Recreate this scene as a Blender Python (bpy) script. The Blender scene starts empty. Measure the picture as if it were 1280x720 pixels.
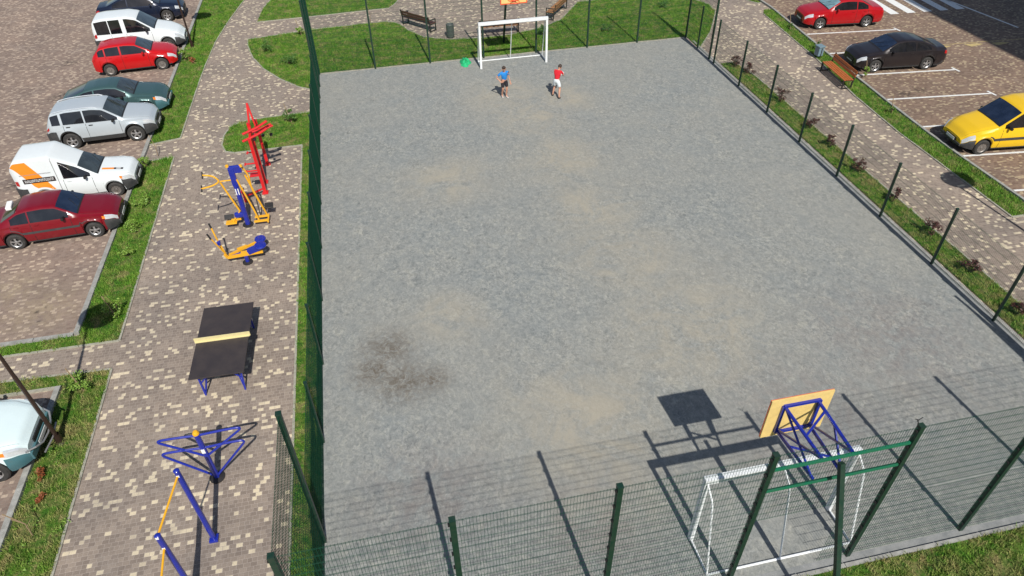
import bpy, bmesh, math, random
import numpy as np
from mathutils import Vector, Matrix
from mathutils.geometry import tessellate_polygon
R = math.radians
rnd = random.Random(7)
scn = bpy.context.scene
col = scn.collection

# ------------------------------------------------------------------ materials
def new_mat(name):
    m = bpy.data.materials.new(name); m.use_nodes = True
    nt = m.node_tree; b = nt.nodes['Principled BSDF']
    return m, nt, b
def N(nt, kind, **kw):
    n = nt.nodes.new(kind)
    for k, v in kw.items():
        if hasattr(n, k): setattr(n, k, v)
        else: n.inputs[k.replace('_', ' ')].default_value = v
    return n
def math_node(nt, op, a, b=None, c=None, clamp=False):
    n = nt.nodes.new('ShaderNodeMath'); n.operation = op; n.use_clamp = clamp
    for i, v in enumerate((a, b, c)):
        if v is None: continue
        if isinstance(v, (int, float)): n.inputs[i].default_value = v
        else: nt.links.new(v, n.inputs[i])
    return n.outputs[0]
def mix(nt, fac, a, b, mode='MIX'):
    n = nt.nodes.new('ShaderNodeMix'); n.data_type = 'RGBA'; n.blend_type = mode
    n.clamp_factor = True
    for i, v in ((0, fac), (6, a), (7, b)):
        if isinstance(v, (int, float)): n.inputs[i].default_value = v
        elif isinstance(v, tuple): n.inputs[i].default_value = (*v, 1) if len(v) == 3 else v
        else: nt.links.new(v, n.inputs[i])
    return n.outputs[2]
def ramp(nt, src, stops, interp='LINEAR'):
    n = nt.nodes.new('ShaderNodeValToRGB'); cr = n.color_ramp; cr.interpolation = interp
    while len(cr.elements) > 1: cr.elements.remove(cr.elements[-1])
    cr.elements[0].position = stops[0][0]; c = stops[0][1]; cr.elements[0].color = (*c, 1) if isinstance(c, tuple) else (c, c, c, 1)
    for p, c in stops[1:]:
        e = cr.elements.new(p); e.color = (*c, 1) if isinstance(c, tuple) else (c, c, c, 1)
    nt.links.new(src, n.inputs[0]); return n.outputs[0]
def coords(nt, rot=0.0):
    t = nt.nodes.new('ShaderNodeTexCoord'); 
    if rot:
        mp = nt.nodes.new('ShaderNodeMapping'); mp.inputs['Rotation'].default_value[2] = rot
        nt.links.new(t.outputs['Object'], mp.inputs[0]); return mp.outputs[0]
    return t.outputs['Object']
def noise(nt, vec, scale, detail=3, rough=.55, dist=0.0):
    n = N(nt, 'ShaderNodeTexNoise'); n.inputs['Scale'].default_value = scale
    n.inputs['Detail'].default_value = detail; n.inputs['Roughness'].default_value = rough
    n.inputs['Distortion'].default_value = dist
    nt.links.new(vec, n.inputs['Vector']); return n.outputs['Fac']
def blob_mask(nt, vec, spots):
    out = None
    for (x, y, r) in spots:
        d = nt.nodes.new('ShaderNodeVectorMath'); d.operation = 'DISTANCE'
        nt.links.new(vec, d.inputs[0]); d.inputs[1].default_value = (x, y, 0)
        m = nt.nodes.new('ShaderNodeMapRange'); m.inputs['From Min'].default_value = 0; m.inputs['From Max'].default_value = r
        m.inputs['To Min'].default_value = 1; m.inputs['To Max'].default_value = 0; m.interpolation_type = 'SMOOTHSTEP'
        nt.links.new(d.outputs['Value'], m.inputs['Value'])
        out = m.outputs[0] if out is None else math_node(nt, 'MAXIMUM', out, m.outputs[0])
    return out
def bump(nt, b, h, strength=.3, dist=.01):
    n = nt.nodes.new('ShaderNodeBump'); n.inputs['Strength'].default_value = strength; n.inputs['Distance'].default_value = dist
    nt.links.new(h, n.inputs['Height']); nt.links.new(n.outputs[0], b.inputs['Normal'])

def paint(name, c, rough=.45, metal=0, coat=0, var=.12, scale=9, dirt=(.12, .1, .08), spec=.5):
    m, nt, b = new_mat(name); v = coords(nt)
    n = noise(nt, v, scale, 4, .6)
    cc = mix(nt, ramp(nt, n, [(.35, 0.0), (.75, var * 2)]), tuple(c), dirt)
    nt.links.new(cc, b.inputs['Base Color'])
    b.inputs['Roughness'].default_value = rough; b.inputs['Metallic'].default_value = metal
    b.inputs['Coat Weight'].default_value = coat; b.inputs['Coat Roughness'].default_value = .08
    b.inputs['Specular IOR Level'].default_value = spec
    return m

def paver(name, base, base2, cream, mortar, rot=0.0, creamth=.885, bw=.150, bh=.100, dark=None, stain=None):
    m, nt, b = new_mat(name); v = coords(nt, rot); vo = coords(nt)
    sp = nt.nodes.new('ShaderNodeSeparateXYZ'); nt.links.new(v, sp.inputs[0])
    yy = math_node(nt, 'DIVIDE', sp.outputs['Y'], bh); row = math_node(nt, 'FLOOR', yy); fy = math_node(nt, 'SUBTRACT', yy, row)
    r3 = math_node(nt, 'LESS_THAN', math_node(nt, 'MODULO', math_node(nt, 'ADD', row, 3000.0), 3.0), .5)
    wdt = math_node(nt, 'SUBTRACT', bw, math_node(nt, 'MULTIPLY', r3, bw * .26))
    xx = math_node(nt, 'ADD', math_node(nt, 'DIVIDE', sp.outputs['X'], wdt), math_node(nt, 'MULTIPLY', row, .47))
    cl_ = math_node(nt, 'FLOOR', xx); fx_ = math_node(nt, 'SUBTRACT', xx, cl_)
    cv = nt.nodes.new('ShaderNodeCombineXYZ'); nt.links.new(cl_, cv.inputs[0]); nt.links.new(row, cv.inputs[1])
    wn = nt.nodes.new('ShaderNodeTexWhiteNoise'); wn.noise_dimensions = '2D'; nt.links.new(cv.outputs[0], wn.inputs['Vector'])
    rv = wn.outputs['Value']
    ex = math_node(nt, 'MULTIPLY', math_node(nt, 'SUBTRACT', .5, math_node(nt, 'ABSOLUTE', math_node(nt, 'SUBTRACT', fx_, .5))), wdt)
    ey = math_node(nt, 'MULTIPLY', math_node(nt, 'SUBTRACT', .5, math_node(nt, 'ABSOLUTE', math_node(nt, 'SUBTRACT', fy, .5))), bh)
    mm = nt.nodes.new('ShaderNodeMapRange'); mm.inputs['From Min'].default_value = .0015; mm.inputs['From Max'].default_value = .0065
    mm.inputs['To Min'].default_value = 1; mm.inputs['To Max'].default_value = 0; nt.links.new(math_node(nt, 'MINIMUM', ex, ey), mm.inputs['Value'])
    mort = mm.outputs[0]
    tone = mix(nt, rv, base, base2)
    isc = ramp(nt, rv, [(0, 0.0), (creamth, 1.0)], 'CONSTANT')
    # cream blocks come a little in clumps
    cl = noise(nt, vo, 2.2, 2)
    tone = mix(nt, math_node(nt, 'MULTIPLY', isc, ramp(nt, cl, [(.36, .65), (.5, 1.0)])), tone, cream)
    tone = mix(nt, ramp(nt, mort, [(0.0, 0.0), (1, .9)]), tone, mortar)
    big = noise(nt, vo, .55, 5, .6)
    tone = mix(nt, 1.0, tone, ramp(nt, big, [(.3, (.80, .80, .81)), (.7, (1.18, 1.14, 1.09))]), 'MULTIPLY')
    dust = ramp(nt, noise(nt, vo, 1.7, 6, .72, 1.0), [(.52, 0.0), (.72, .45)])
    tone = mix(nt, dust, tone, tuple(x * .85 + .05 for x in base2))
    spots = ramp(nt, noise(nt, vo, 5.5, 3, .6), [(.68, 0.0), (.74, .35)])
    tone = mix(nt, spots, tone, tuple(x * .55 for x in base))
    fine = noise(nt, vo, 45, 3, .6)
    tone = mix(nt, 1.0, tone, ramp(nt, fine, [(.3, (.86, .86, .86)), (.7, (1.1, 1.1, 1.1))]), 'MULTIPLY')
    if stain:
        ms = math_node(nt, 'MULTIPLY', blob_mask(nt, vo, stain), ramp(nt, noise(nt, vo, 3.5, 5, .7), [(.35, 0.0), (.65, .8)]))
        tone = mix(nt, ms, tone, (.33, .26, .17))
    if dark:
        ms = math_node(nt, 'MULTIPLY', blob_mask(nt, vo, dark), ramp(nt, noise(nt, vo, 6, 5, .7), [(.42, 0.0), (.6, .9)]))
        tone = mix(nt, ms, tone, (.04, .035, .03))
    nt.links.new(tone, b.inputs['Base Color']); b.inputs['Roughness'].default_value = .85
    b.inputs['Specular IOR Level'].default_value = .25
    h = math_node(nt, 'ADD', math_node(nt, 'MULTIPLY', mort, -1.0), math_node(nt, 'MULTIPLY', fine, .4))
    bump(nt, b, h, .5, .006)
    return m

M = {}
M['path'] = paver('path_pavers', (.205, .167, .140), (.308, .255, .210), (.60, .520, .375), (.40, .345, .300), creamth=.872, bw=.130, bh=.094)
M['lot'] = paver('lot_pavers', (.200, .148, .122), (.300, .232, .190), (.43, .345, .270), (.25, .205, .175), creamth=.82, bw=.135, bh=.085,
                 stain=[(-7.6, -14.2, 1.7), (-8.6, -13.0, 1.2), (-11, -13.5, 2.2)],
                 dark=[(-7.72, -14.25, .12), (-7.5, -14.1, .1), (-7.55, -14.7, .08), (-10.8, .4, .8), (-10.5, -7, .5), (-9.5, -11.9, .4), (-8.2, .6, .35), (-11.4, 4.2, .6), (-9.0, -13.6, .25)])
M['lot_right'] = paver('right_lot_pavers', (.165, .112, .085), (.270, .195, .145), (.40, .32, .215), (.21, .165, .135), rot=R(-2), creamth=.84, bw=.130, bh=.082,
                       dark=[(23.6, -7.9, .7), (24.4, -7.8, .5), (25, -2.2, .6)])

# court: grey coated crumb surface with sandy drifts and a dirty patch
m, nt, b = new_mat('court_surface'); v = coords(nt)
mp = nt.nodes.new('ShaderNodeMapping'); mp.inputs['Scale'].default_value = (1, .8, 1); nt.links.new(v, mp.inputs[0]); vv = mp.outputs[0]
n1 = noise(nt, vv, 11, 6, .8, 1.0); n2 = noise(nt, vv, 1.3, 5, .6, .4); n5 = noise(nt, vv, 4.2, 5, .72, 1.2); n3 = noise(nt, v, .23, 4, .6, .3); n4 = noise(nt, v, 70, 2, .7)
c = mix(nt, ramp(nt, n1, [(.33, 0.0), (.67, 1.0)]), (.085, .098, .100), (.370, .372, .345))
c = mix(nt, ramp(nt, n4, [(.3, 0.0), (.75, .35)]), c, (.37, .365, .335))
c = mix(nt, 1.0, c, ramp(nt, n5, [(.34, (.74, .77, .79)), (.5, (1.0, 1.0, 1.0)), (.66, (1.22, 1.19, 1.12))]), 'MULTIPLY')
c = mix(nt, ramp(nt, n2, [(.35, 0.0), (.7, .45)]), c, (.200, .222, .226))
c = mix(nt, ramp(nt, n3, [(.38, 0.0), (.66, .35)]), c, (.300, .285, .245))
sand = blob_mask(nt, v, [(8.8, -15.6, 2.8), (8.7, -12.8, 2.4), (8.5, -9.6, 2.6), (8.2, -6.2, 2.4), (7.6, -4.2, 2.6), (9.9, -5.0, 2.0), (9.6, -19.0, 3.6), (6.0, -21.5, 3.5), (3.4, -17, 1.6), (4.3, -10.1, 2.3)])
sm = math_node(nt, 'MULTIPLY', sand, ramp(nt, noise(nt, v, .9, 7, .7, 1.0), [(.36, .05), (.62, .75)]))
c = mix(nt, sm, c, (.365, .325, .250))
dirt = blob_mask(nt, v, [(1.65, -17.9, 1.15), (1.95, -19.1, 1.2), (1.3, -18.6, 1.0), (2.6, -19.2, .8)])
dm = math_node(nt, 'MULTIPLY', dirt, ramp(nt, noise(nt, v, 4.5, 6, .75, 1.2), [(.34, 0.0), (.60, .85)]))
c = mix(nt, dm, c, (.105, .082, .060))
mud = ramp(nt, noise(nt, v, .75, 7, .75, 1.5), [(.60, 0.0), (.72, .35)])
c = mix(nt, mud, c, (.16, .145, .125))
red = math_node(nt, 'MULTIPLY', blob_mask(nt, v, [(2.2, -22.5, 2.4), (5.2, -24.2, 2.0), (11, -22.5, 3.2), (14.5, -20.5, 3.5)]), ramp(nt, noise(nt, v, 2.2, 6, .7, .8), [(.35, 0.0), (.65, .55)]))
c = mix(nt, red, c, (.20, .165, .150))
edge = math_node(nt, 'MULTIPLY', ramp(nt, n2, [(.3, .3), (.6, 1.0)]), .35)
nt.links.new(c, b.inputs['Base Color']); b.inputs['Roughness'].default_value = .95; b.inputs['Specular IOR Level'].default_value = .2
bump(nt, b, n1, .35, .01); M['court'] = m

def concrete(name, c1, c2, sc=6):
    m, nt, b = new_mat(name); v = coords(nt)
    n = noise(nt, v, sc, 6, .65); f = noise(nt, v, 60, 3, .6)
    c = mix(nt, ramp(nt, n, [(.3, 0.0), (.7, 1.0)]), c1, c2)
    c = mix(nt, 1.0, c, ramp(nt, f, [(.3, (.85, .85, .85)), (.7, (1.1, 1.1, 1.1))]), 'MULTIPLY')
    nt.links.new(c, b.inputs['Base Color']); b.inputs['Roughness'].default_value = .9
    bump(nt, b, f, .3, .004)
    return m
M['kerb'] = concrete('kerb_concrete', (.22, .215, .195), (.38, .375, .345))
M['edging'] = concrete('edging_concrete', (.26, .25, .20), (.40, .38, .31))
M['apron'] = concrete('apron_concrete', (.17, .18, .18), (.30, .30, .29), 3)
M['linepaint'] = concrete('line_paint', (.62, .62, .60), (.82, .82, .80), 12)
M['yellowline'] = concrete('worn_yellow_line_paint', (.36, .28, .13), (.55, .42, .18), 8)

def grass_mat(name, gain=1.0, dry=0.0):
    m, nt, b = new_mat(name); v = coords(nt)
    n = noise(nt, v, 1.1, 5, .65, .5); n2 = noise(nt, v, 7, 4, .7, .5); n3 = noise(nt, v, 40, 3, .7)
    c = mix(nt, ramp(nt, n, [(.32, 0.0), (.68, 1.0)]), (.013*gain, .085*gain, .007*gain), (.062*gain, .165*gain, .012*gain))
    c = mix(nt, ramp(nt, n2, [(.38, 0.0), (.66, .85)]), c, (.140*gain, .195*gain, .032*gain))
    dm = math_node(nt, 'MULTIPLY', ramp(nt, noise(nt, v, 2.3, 5, .7, .8), [(.48 - dry, 0.0), (.64 - dry, .8)]), ramp(nt, n2, [(.3, .4), (.6, 1.0)]))
    c = mix(nt, dm, c, (.26*gain, .205*gain, .095*gain))
    c = mix(nt, 1.0, c, ramp(nt, n3, [(.3, (.55, .55, .55)), (.7, (1.3, 1.3, 1.3))]), 'MULTIPLY')
    nt.links.new(c, b.inputs['Base Color']); b.inputs['Roughness'].default_value = .8; b.inputs['Specular IOR Level'].default_value = .2
    return m
M['lawn'] = grass_mat('lawn_soil_and_turf', .85, .02)
M['blade'] = grass_mat('grass_blades', 1.75, -.04)
M['blade_dry'] = grass_mat('dry_grass_blades', 1.6, .07)

M['fence'] = paint('dark_green_fence_paint', (.004, .030, .018), .45, var=.08)
M['wire'] = paint('green_wire', (.003, .048, .027), .75, var=.05, spec=.15)
M['fencelt'] = paint('green_rail_paint', (.010, .150, .075), .4, var=.08)
M['black'] = paint('black_plastic', (.012, .012, .013), .5, var=.05)
M['white'] = paint('white_goal_paint', (.80, .82, .82), .35, var=.1)
M['blue'] = paint('royal_blue_paint', (.008, .022, .30), .3, coat=.4, var=.05)
M['yellow'] = paint('yellow_paint', (.80, .40, .015), .35, coat=.3, var=.05)
M['red'] = paint('red_gym_paint', (.62, .012, .015), .35, coat=.3, var=.05)
M['board'] = paint('yellow_backboard', (.78, .56, .20), .6, var=.1)
M['orange'] = paint('orange_red_paint', (.75, .10, .03), .4, var=.05)
M['wood'] = paint('stained_bench_wood', (.50, .145, .035), .5, var=.3, scale=14, dirt=(.10, .03, .012))
M['wood_sun_tone'] = paint('sun_toned_bench_wood', (.40, .19, .075), .6, var=.3, scale=14, dirt=(.12, .05, .02))  # yellowish sunlit look of the slats put into the wood colour
M['wood_shade_tone'] = paint('shade_toned_bench_wood', (.10, .035, .022), .5, var=.3, scale=14, dirt=(.03, .012, .01))  # shading of the turned backrest painted as darker wood
M['iron'] = paint('black_bench_iron', (.02, .018, .018), .5, var=.05)
M['table'] = paint('dark_table_top', (.036, .029, .030), .55, var=.25, scale=3, dirt=(.075, .058, .05))
M['netwood'] = paint('pale_yellow_board', (.68, .58, .29), .6, var=.05)
M['pole'] = paint('dark_brown_lamp_pole', (.030, .016, .012), .4, var=.05)
M['lampglass'] = paint('opal_lamp_cover', (.6, .6, .58), .3, var=.05)
M['rubber'] = paint('tyre_rubber', (.022, .022, .022), .8, var=.25, dirt=(.09, .08, .07))
M['rim'] = paint('alloy_rim', (.42, .42, .42), .35, metal=.6, var=.1)
M['steelrim'] = paint('dirty_steel_rim', (.27, .25, .23), .5, metal=.5, var=.2)
M['trim'] = paint('grey_black_trim', (.035, .037, .040), .6, var=.2, dirt=(.1, .09, .08))
M['trim_teal'] = paint('dark_teal_trim', (.055, .155, .18), .5, var=.1)
M['plate'] = paint('number_plate', (.7, .7, .68), .4, var=.05)
M['amber'] = paint('amber_lens', (.85, .22, .02), .2, coat=.5, var=.02)
M['redlens'] = paint('red_lens', (.45, .01, .01), .2, coat=.5, var=.02)
M['headlamp'] = paint('headlamp_lens', (.72, .75, .77), .12, metal=.3, coat=.8, var=.05)
M['decal_orange'] = paint('orange_decal', (.85, .27, .02), .4, var=.03)
M['decal_black'] = paint('black_decal', (.03, .02, .02), .4, var=.03)
M['decal_white'] = paint('white_decal', (.82, .82, .8), .4, var=.03)
M['decal_grey'] = paint('grey_decal', (.3, .3, .3), .4, var=.03)
M['greencloth'] = paint('bright_green_cloth', (.012, .42, .16), .8, var=.05)
M['binmetal'] = paint('grey_bin_metal', (.11, .13, .125), .5, metal=.3, var=.2)
M['binblue'] = paint('blue_grey_bin', (.17, .26, .31), .5, var=.2)
M['skin'] = paint('skin', (.52, .27, .18), .6, var=.05, dirt=(.4, .18, .12))
M['hair'] = paint('dark_brown_hair', (.035, .018, .012), .7, var=.1)
M['bluecloth'] = paint('blue_shirt_cloth', (.02, .22, .60), .85, var=.1, dirt=(.01, .1, .3))
M['redcloth'] = paint('red_shirt_cloth', (.62, .012, .025), .85, var=.1, dirt=(.3, .005, .01))
M['blackcloth'] = paint('black_shorts_cloth', (.012, .012, .02), .85, var=.1)
M['whitecloth'] = paint('white_shorts_cloth', (.72, .76, .78), .85, var=.1, dirt=(.4, .45, .45))
M['darkshoe'] = paint('dark_shoes', (.03, .03, .03), .7)
M['lightshoe'] = paint('light_shoes', (.6, .6, .58), .7)
M['leaf'] = paint('green_leaves', (.035, .13, .02), .6, var=.5, scale=25, dirt=(.12, .2, .03))
M['leaf_lt'] = paint('light_green_leaves', (.12, .26, .03), .6, var=.5, scale=25, dirt=(.25, .32, .05))
M['leaf_red'] = paint('dark_red_leaves', (.050, .014, .016), .6, var=.5, scale=25, dirt=(.13, .045, .035))
M['leaf_rust'] = paint('rust_leaves', (.17, .045, .018), .6, var=.5, scale=25, dirt=(.35, .12, .03))
M['stem'] = paint('brown_stem', (.10, .06, .035), .8)
M['stake'] = paint('pale_wood_stake', (.30, .21, .12), .8)
def glass(name, c, rough=.05):
    m, nt, b = new_mat(name); v = coords(nt); n = noise(nt, v, 3, 3)
    nt.links.new(mix(nt, ramp(nt, n, [(.4, 0.0), (.7, .6)]), c, tuple(x * 1.8 + .01 for x in c)), b.inputs['Base Color'])
    b.inputs['Roughness'].default_value = rough; b.inputs['Coat Weight'].default_value = .6; b.inputs['Coat Roughness'].default_value = .02
    return m
M['glass'] = glass('tinted_side_glass', (.008, .008, .010))
M['screen'] = glass('windscreen_glass', (.035, .045, .048))
M['screen_dark'] = glass('blue_windscreen_glass', (.010, .018, .040))
M['screen_sky_tone'] = glass('sky_toned_windscreen_glass', (.16, .27, .30))  # bright sky reflection put into the glass colour
def carpaint(name, c, metal=0.0, rough=.3):
    return paint(name, c, rough, metal=metal, coat=.4, var=.02, scale=4, dirt=(.16, .14, .12))

# ------------------------------------------------------------------ mesh helpers
class MB:
    def __init__(s): s.v = []; s.f = []
    def add(s, vs, fs):
        o = len(s.v); s.v += [tuple(p) for p in vs]; s.f += [tuple(i + o for i in f) for f in fs]
    def box(s, c, d, rz=0.0, rx=0.0, ry=0.0):
        m = Matrix.Rotation(rz, 3, 'Z') @ Matrix.Rotation(ry, 3, 'Y') @ Matrix.Rotation(rx, 3, 'X')
        vs = [Vector(c) + m @ Vector((sx * d[0] / 2, sy * d[1] / 2, sz * d[2] / 2)) for sx in (-1, 1) for sy in (-1, 1) for sz in (-1, 1)]
        s.add(vs, [(0, 1, 3, 2), (4, 6, 7, 5), (0, 4, 5, 1), (2, 3, 7, 6), (0, 2, 6, 4), (1, 5, 7, 3)]); return s
    def tube(s, p0, p1, r, n=8, r1=None, square=False):
        p0, p1 = Vector(p0), Vector(p1); d = (p1 - p0)
        if d.length < 1e-6: return s
        d.normalize(); a = Vector((0, 0, 1)) if abs(d.z) < .9 else Vector((1, 0, 0))
        u = d.cross(a).normalized(); w = d.cross(u); r1 = r if r1 is None else r1
        if square: n = 4
        vs = []
        for p, rr in ((p0, r), (p1, r1)):
            for i in range(n):
                t = 2 * math.pi * (i + (.5 if square else 0)) / n; vs.append(p + (u * math.cos(t) + w * math.sin(t)) * rr * (1.414 if square else 1))
        fs = [(i, (i + 1) % n, n + (i + 1) % n, n + i) for i in range(n)] + [tuple(range(n))[::-1], tuple(range(n, 2 * n))]
        s.add(vs, fs); return s
    def path(s, pts, r, n=8, closed=False):
        pts = [Vector(p) for p in pts]; k = len(pts); rings = []; up = None
        for i, p in enumerate(pts):
            a = pts[(i - 1) % k] if (i > 0 or closed) else p; b = pts[(i + 1) % k] if (i < k - 1 or closed) else p
            d = (b - a).normalized()
            if up is None:
                q = Vector((0, 0, 1)) if abs(d.z) < .9 else Vector((1, 0, 0)); up = d.cross(q).normalized()
            up = (up - d * up.dot(d)).normalized(); w = d.cross(up)
            rings.append([p + (up * math.cos(2 * math.pi * j / n) + w * math.sin(2 * math.pi * j / n)) * r for j in range(n)])
        vs = [q for rg in rings for q in rg]; fs = []
        for i in range(k if closed else k - 1):
            for j in range(n):
                a0 = i * n; b0 = ((i + 1) % k) * n; fs.append((a0 + j, a0 + (j + 1) % n, b0 + (j + 1) % n, b0 + j))
        if not closed: fs += [tuple(range(n))[::-1], tuple(range((k - 1) * n, k * n))]
        s.add(vs, fs); return s
    def lathe(s, prof, c=(0, 0, 0), axis='z', n=24):
        c = Vector(c); vs = []; k = len(prof)
        for i in range(n):
            t = 2 * math.pi * i / n
            for r, h in prof:
                p = (r * math.cos(t), r * math.sin(t), h)
                if axis == 'y': p = (p[0], p[2], p[1])
                vs.append(c + Vector(p))
        fs = [(i * k + j, ((i + 1) % n) * k + j, ((i + 1) % n) * k + j + 1, i * k + j + 1) for i in range(n) for j in range(k - 1)]
        s.add(vs, fs); return s
    def quad(s, a, b, c, d): s.add([a, b, c, d], [(0, 1, 2, 3)]); return s
    def build(s, name, mat, parent=None, smooth=False, world=False, bevel=0, autos=None):
        me = bpy.data.meshes.new(name); vs = s.v
        if world and parent is not None:
            inv = Matrix.LocRotScale(parent.location, parent.rotation_euler, None).inverted()
            vs = [tuple(inv @ Vector(p)) for p in vs]
        me.from_pydata(vs, [], s.f); me.validate(); me.update()
        bm = bmesh.new(); bm.from_mesh(me)
        if smooth: bmesh.ops.remove_doubles(bm, verts=bm.verts, dist=.0008)
        bmesh.ops.recalc_face_normals(bm, faces=bm.faces); bm.to_mesh(me); bm.free()
        if smooth:
            me.polygons.foreach_set('use_smooth', [True] * len(me.polygons))
            me.set_sharp_from_angle(angle=R(autos or 35))
        me.materials.append(mat)
        o = bpy.data.objects.new(name, me); col.objects.link(o)
        if parent is not None: o.parent = parent
        if bevel:
            b = o.modifiers.new('bevel', 'BEVEL'); b.width = bevel; b.segments = 2; b.limit_method = 'ANGLE'
        return o
def thing(name, label, cat, loc=(0, 0, 0), rz=0.0, group=None):
    o = bpy.data.objects.new(name, None); col.objects.link(o); o.empty_display_size = .2
    o.location = loc; o.rotation_euler = (0, 0, rz); o['label'] = label; o['category'] = cat
    if group: o['group'] = group
    return o
def tag(o, label, cat, group=None):
    o['label'] = label; o['category'] = cat
    if group: o['group'] = group
    return o
def copy_thing(src, loc, rz, label):
    r = src.copy(); col.objects.link(r); r.location = loc; r.rotation_euler = (0, 0, rz); r['label'] = label
    for ch in [c for c in bpy.data.objects if c.parent == src]:
        c = ch.copy(); col.objects.link(c); c.parent = r
        for g in [k for k in bpy.data.objects if k.parent == ch]:
            d = g.copy(); col.objects.link(d); d.parent = c
    return r
def sheet(name, poly, z, mat, kind='structure'):
    tris = tessellate_polygon([[Vector((x, y, 0)) for x, y in poly]])
    me = bpy.data.meshes.new(name); me.from_pydata([(x, y, z) for x, y in poly], [], [tuple(t) for t in tris]); me.update()
    bm = bmesh.new(); bm.from_mesh(me); bmesh.ops.recalc_face_normals(bm, faces=bm.faces)
    for f in bm.faces:
        if f.normal.z < 0: f.normal_flip()
    bm.to_mesh(me); bm.free()
    me.materials.append(mat); o = bpy.data.objects.new(name, me); col.objects.link(o); o['kind'] = kind; return o
def strip(name, pts, w, z0, z1, mat, side=0.0, gap=1.0):
    """kerb stones laid along a polyline, with small joints"""
    mb = MB(); pts = [Vector((*p, 0)) for p in pts]
    for a, b in zip(pts, pts[1:]):
        d = b - a; L = d.length
        if L < .01: continue
        d.normalize(); nrm = Vector((-d.y, d.x, 0)); k = max(1, round(L / gap)); st = L / k
        for i in range(k):
            p = a + d * (st * i + (.012 if k > 1 else 0)); q = a + d * (st * (i + 1)); n0 = nrm * (side - w / 2); n1 = nrm * (side + w / 2)
            j = rnd.uniform(-.004, .004)
            t = [p + n0, q + n0, q + n1, p + n1]
            mb.add([(*c.xy, z0) for c in t] + [(*c.xy, z1 + j) for c in t], [(4, 5, 6, 7), (0, 1, 5, 4), (1, 2, 6, 5), (2, 3, 7, 6), (3, 0, 4, 7)])
    o = mb.build(name, mat); o['kind'] = 'structure'; return o

# ------------------------------------------------------------------ camera, light
F = 869.4; yaw, pitch, roll = .1988, .7078, -.0202
f = Vector((math.sin(yaw) * math.cos(pitch), math.cos(yaw) * math.cos(pitch), -math.sin(pitch)))
r = Vector((math.cos(yaw), -math.sin(yaw), 0)); u = r.cross(f)
r2 = math.cos(roll) * r + math.sin(roll) * u; u2 = -math.sin(roll) * r + math.cos(roll) * u
cam = bpy.data.cameras.new('camera'); co = bpy.data.objects.new('camera', cam); col.objects.link(co)
mt = Matrix((r2, u2, -f)).transposed().to_4x4(); mt.translation = (2.3169, -30.897, 12.7819)
co.matrix_world = mt; cam.sensor_width = 36; cam.lens = F / 1280 * 36; cam.clip_start = .1; cam.clip_end = 2000
scn.camera = co
sunto = Vector((-.072, .915, -1.0)).normalized()          # direction the light travels
sl = bpy.data.lights.new('sun', 'SUN'); sl.energy = 4.9; sl.angle = R(.53); sl.color = (1, .965, .90)
so = bpy.data.objects.new('sun', sl); col.objects.link(so); so.rotation_euler = sunto.to_track_quat('-Z', 'Y').to_euler(); so.location = (0, -30, 40)
w = bpy.data.worlds.new('World'); scn.world = w; w.use_nodes = True; nt = w.node_tree
sky = nt.nodes.new('ShaderNodeTexSky'); sky.sky_type = 'NISHITA'; sky.sun_disc = False
sky.sun_elevation = math.asin(-sunto.z); sky.sun_rotation = math.atan2(-sunto.x, -sunto.y) % (2 * math.pi)
nt.links.new(sky.outputs[0], nt.nodes['Background'].inputs[0]); nt.nodes['Background'].inputs[1].default_value = .088
scn.view_settings.view_transform = 'Standard'; scn.view_settings.look = 'None'; scn.view_settings.exposure = 0

# ------------------------------------------------------------------ ground
W, LN = 17.34, 25.5
sheet('ground', [(-400, -400), (400, -400), (400, 400), (-400, 400)], -.012, M['lawn'])
sheet('path', [(-30, -40), (23.3, -40), (23.3, 30), (-30, 30)], 0.0, M['path'])
sheet('parking_lot', [(-30, -15.5), (-6.38, -15.5), (-6.38, 30), (-30, 30)], .004, M['lot'])
sheet('parking_lot', [(-30, -40), (-6.33, -40), (-6.33, -17.47), (-30, -17.35)], .004, M['lot'])
kerbR = [(23.2, 4.5), (23.25, 2.76), (22.98, -.7), (22.60, -5.4), (22.38, -8.9), (22.28, -11.2), (22.27, -13.1), (22.33, -15.9), (22.45, -20), (22.6, -26)]
sheet('parking_lot', kerbR + [(60, -26), (60, 30), (23.2, 30)], .004, M['lot_right'])
sheet('court', [(0, -LN), (W, -LN), (W, 0), (0, 0)], .006, M['court'])
sheet('court_apron', [(-.08, -25.66), (17.5, -25.66), (17.5, -LN), (-.08, -LN)], .005, M['apron'])

lawns = {}
lawns['a'] = [(-6.32, 30), (-6.32, -5.03), (-5.24, -4.76), (-5.22, -2.6), (-5.19, 0.0), (-5.12, 2.5), (-4.97, 5.2), (-4.64, 7.85), (-4.05, 11.3), (-3.0, 15), (-1, 20), (3, 30)]
lawns['b'] = [(-30, -15.56), (-6.32, -15.56), (-6.32, -6.34), (-5.27, -6.2), (-5.22, -14.5), (-5.22, -16.0), (-8.2, -15.95), (-30, -15.8)]
lawns['c'] = [(-30, -16.95), (-7.8, -16.9), (-5.2, -17.04), (-5.14, -22.6), (-5.14, -30), (-6.26, -30), (-6.26, -17.44), (-30, -17.3)]
lawns['w'] = [(-.05, -3.68), (-2.2, -3.78), (-3.05, -3.9), (-3.45, -4.25), (-3.62, -4.9), (-3.63, -5.7), (-3.45, -6.25), (-3.1, -6.43), (-.67, -6.42), (-.67, -30), (-.05, -30)]
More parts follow.
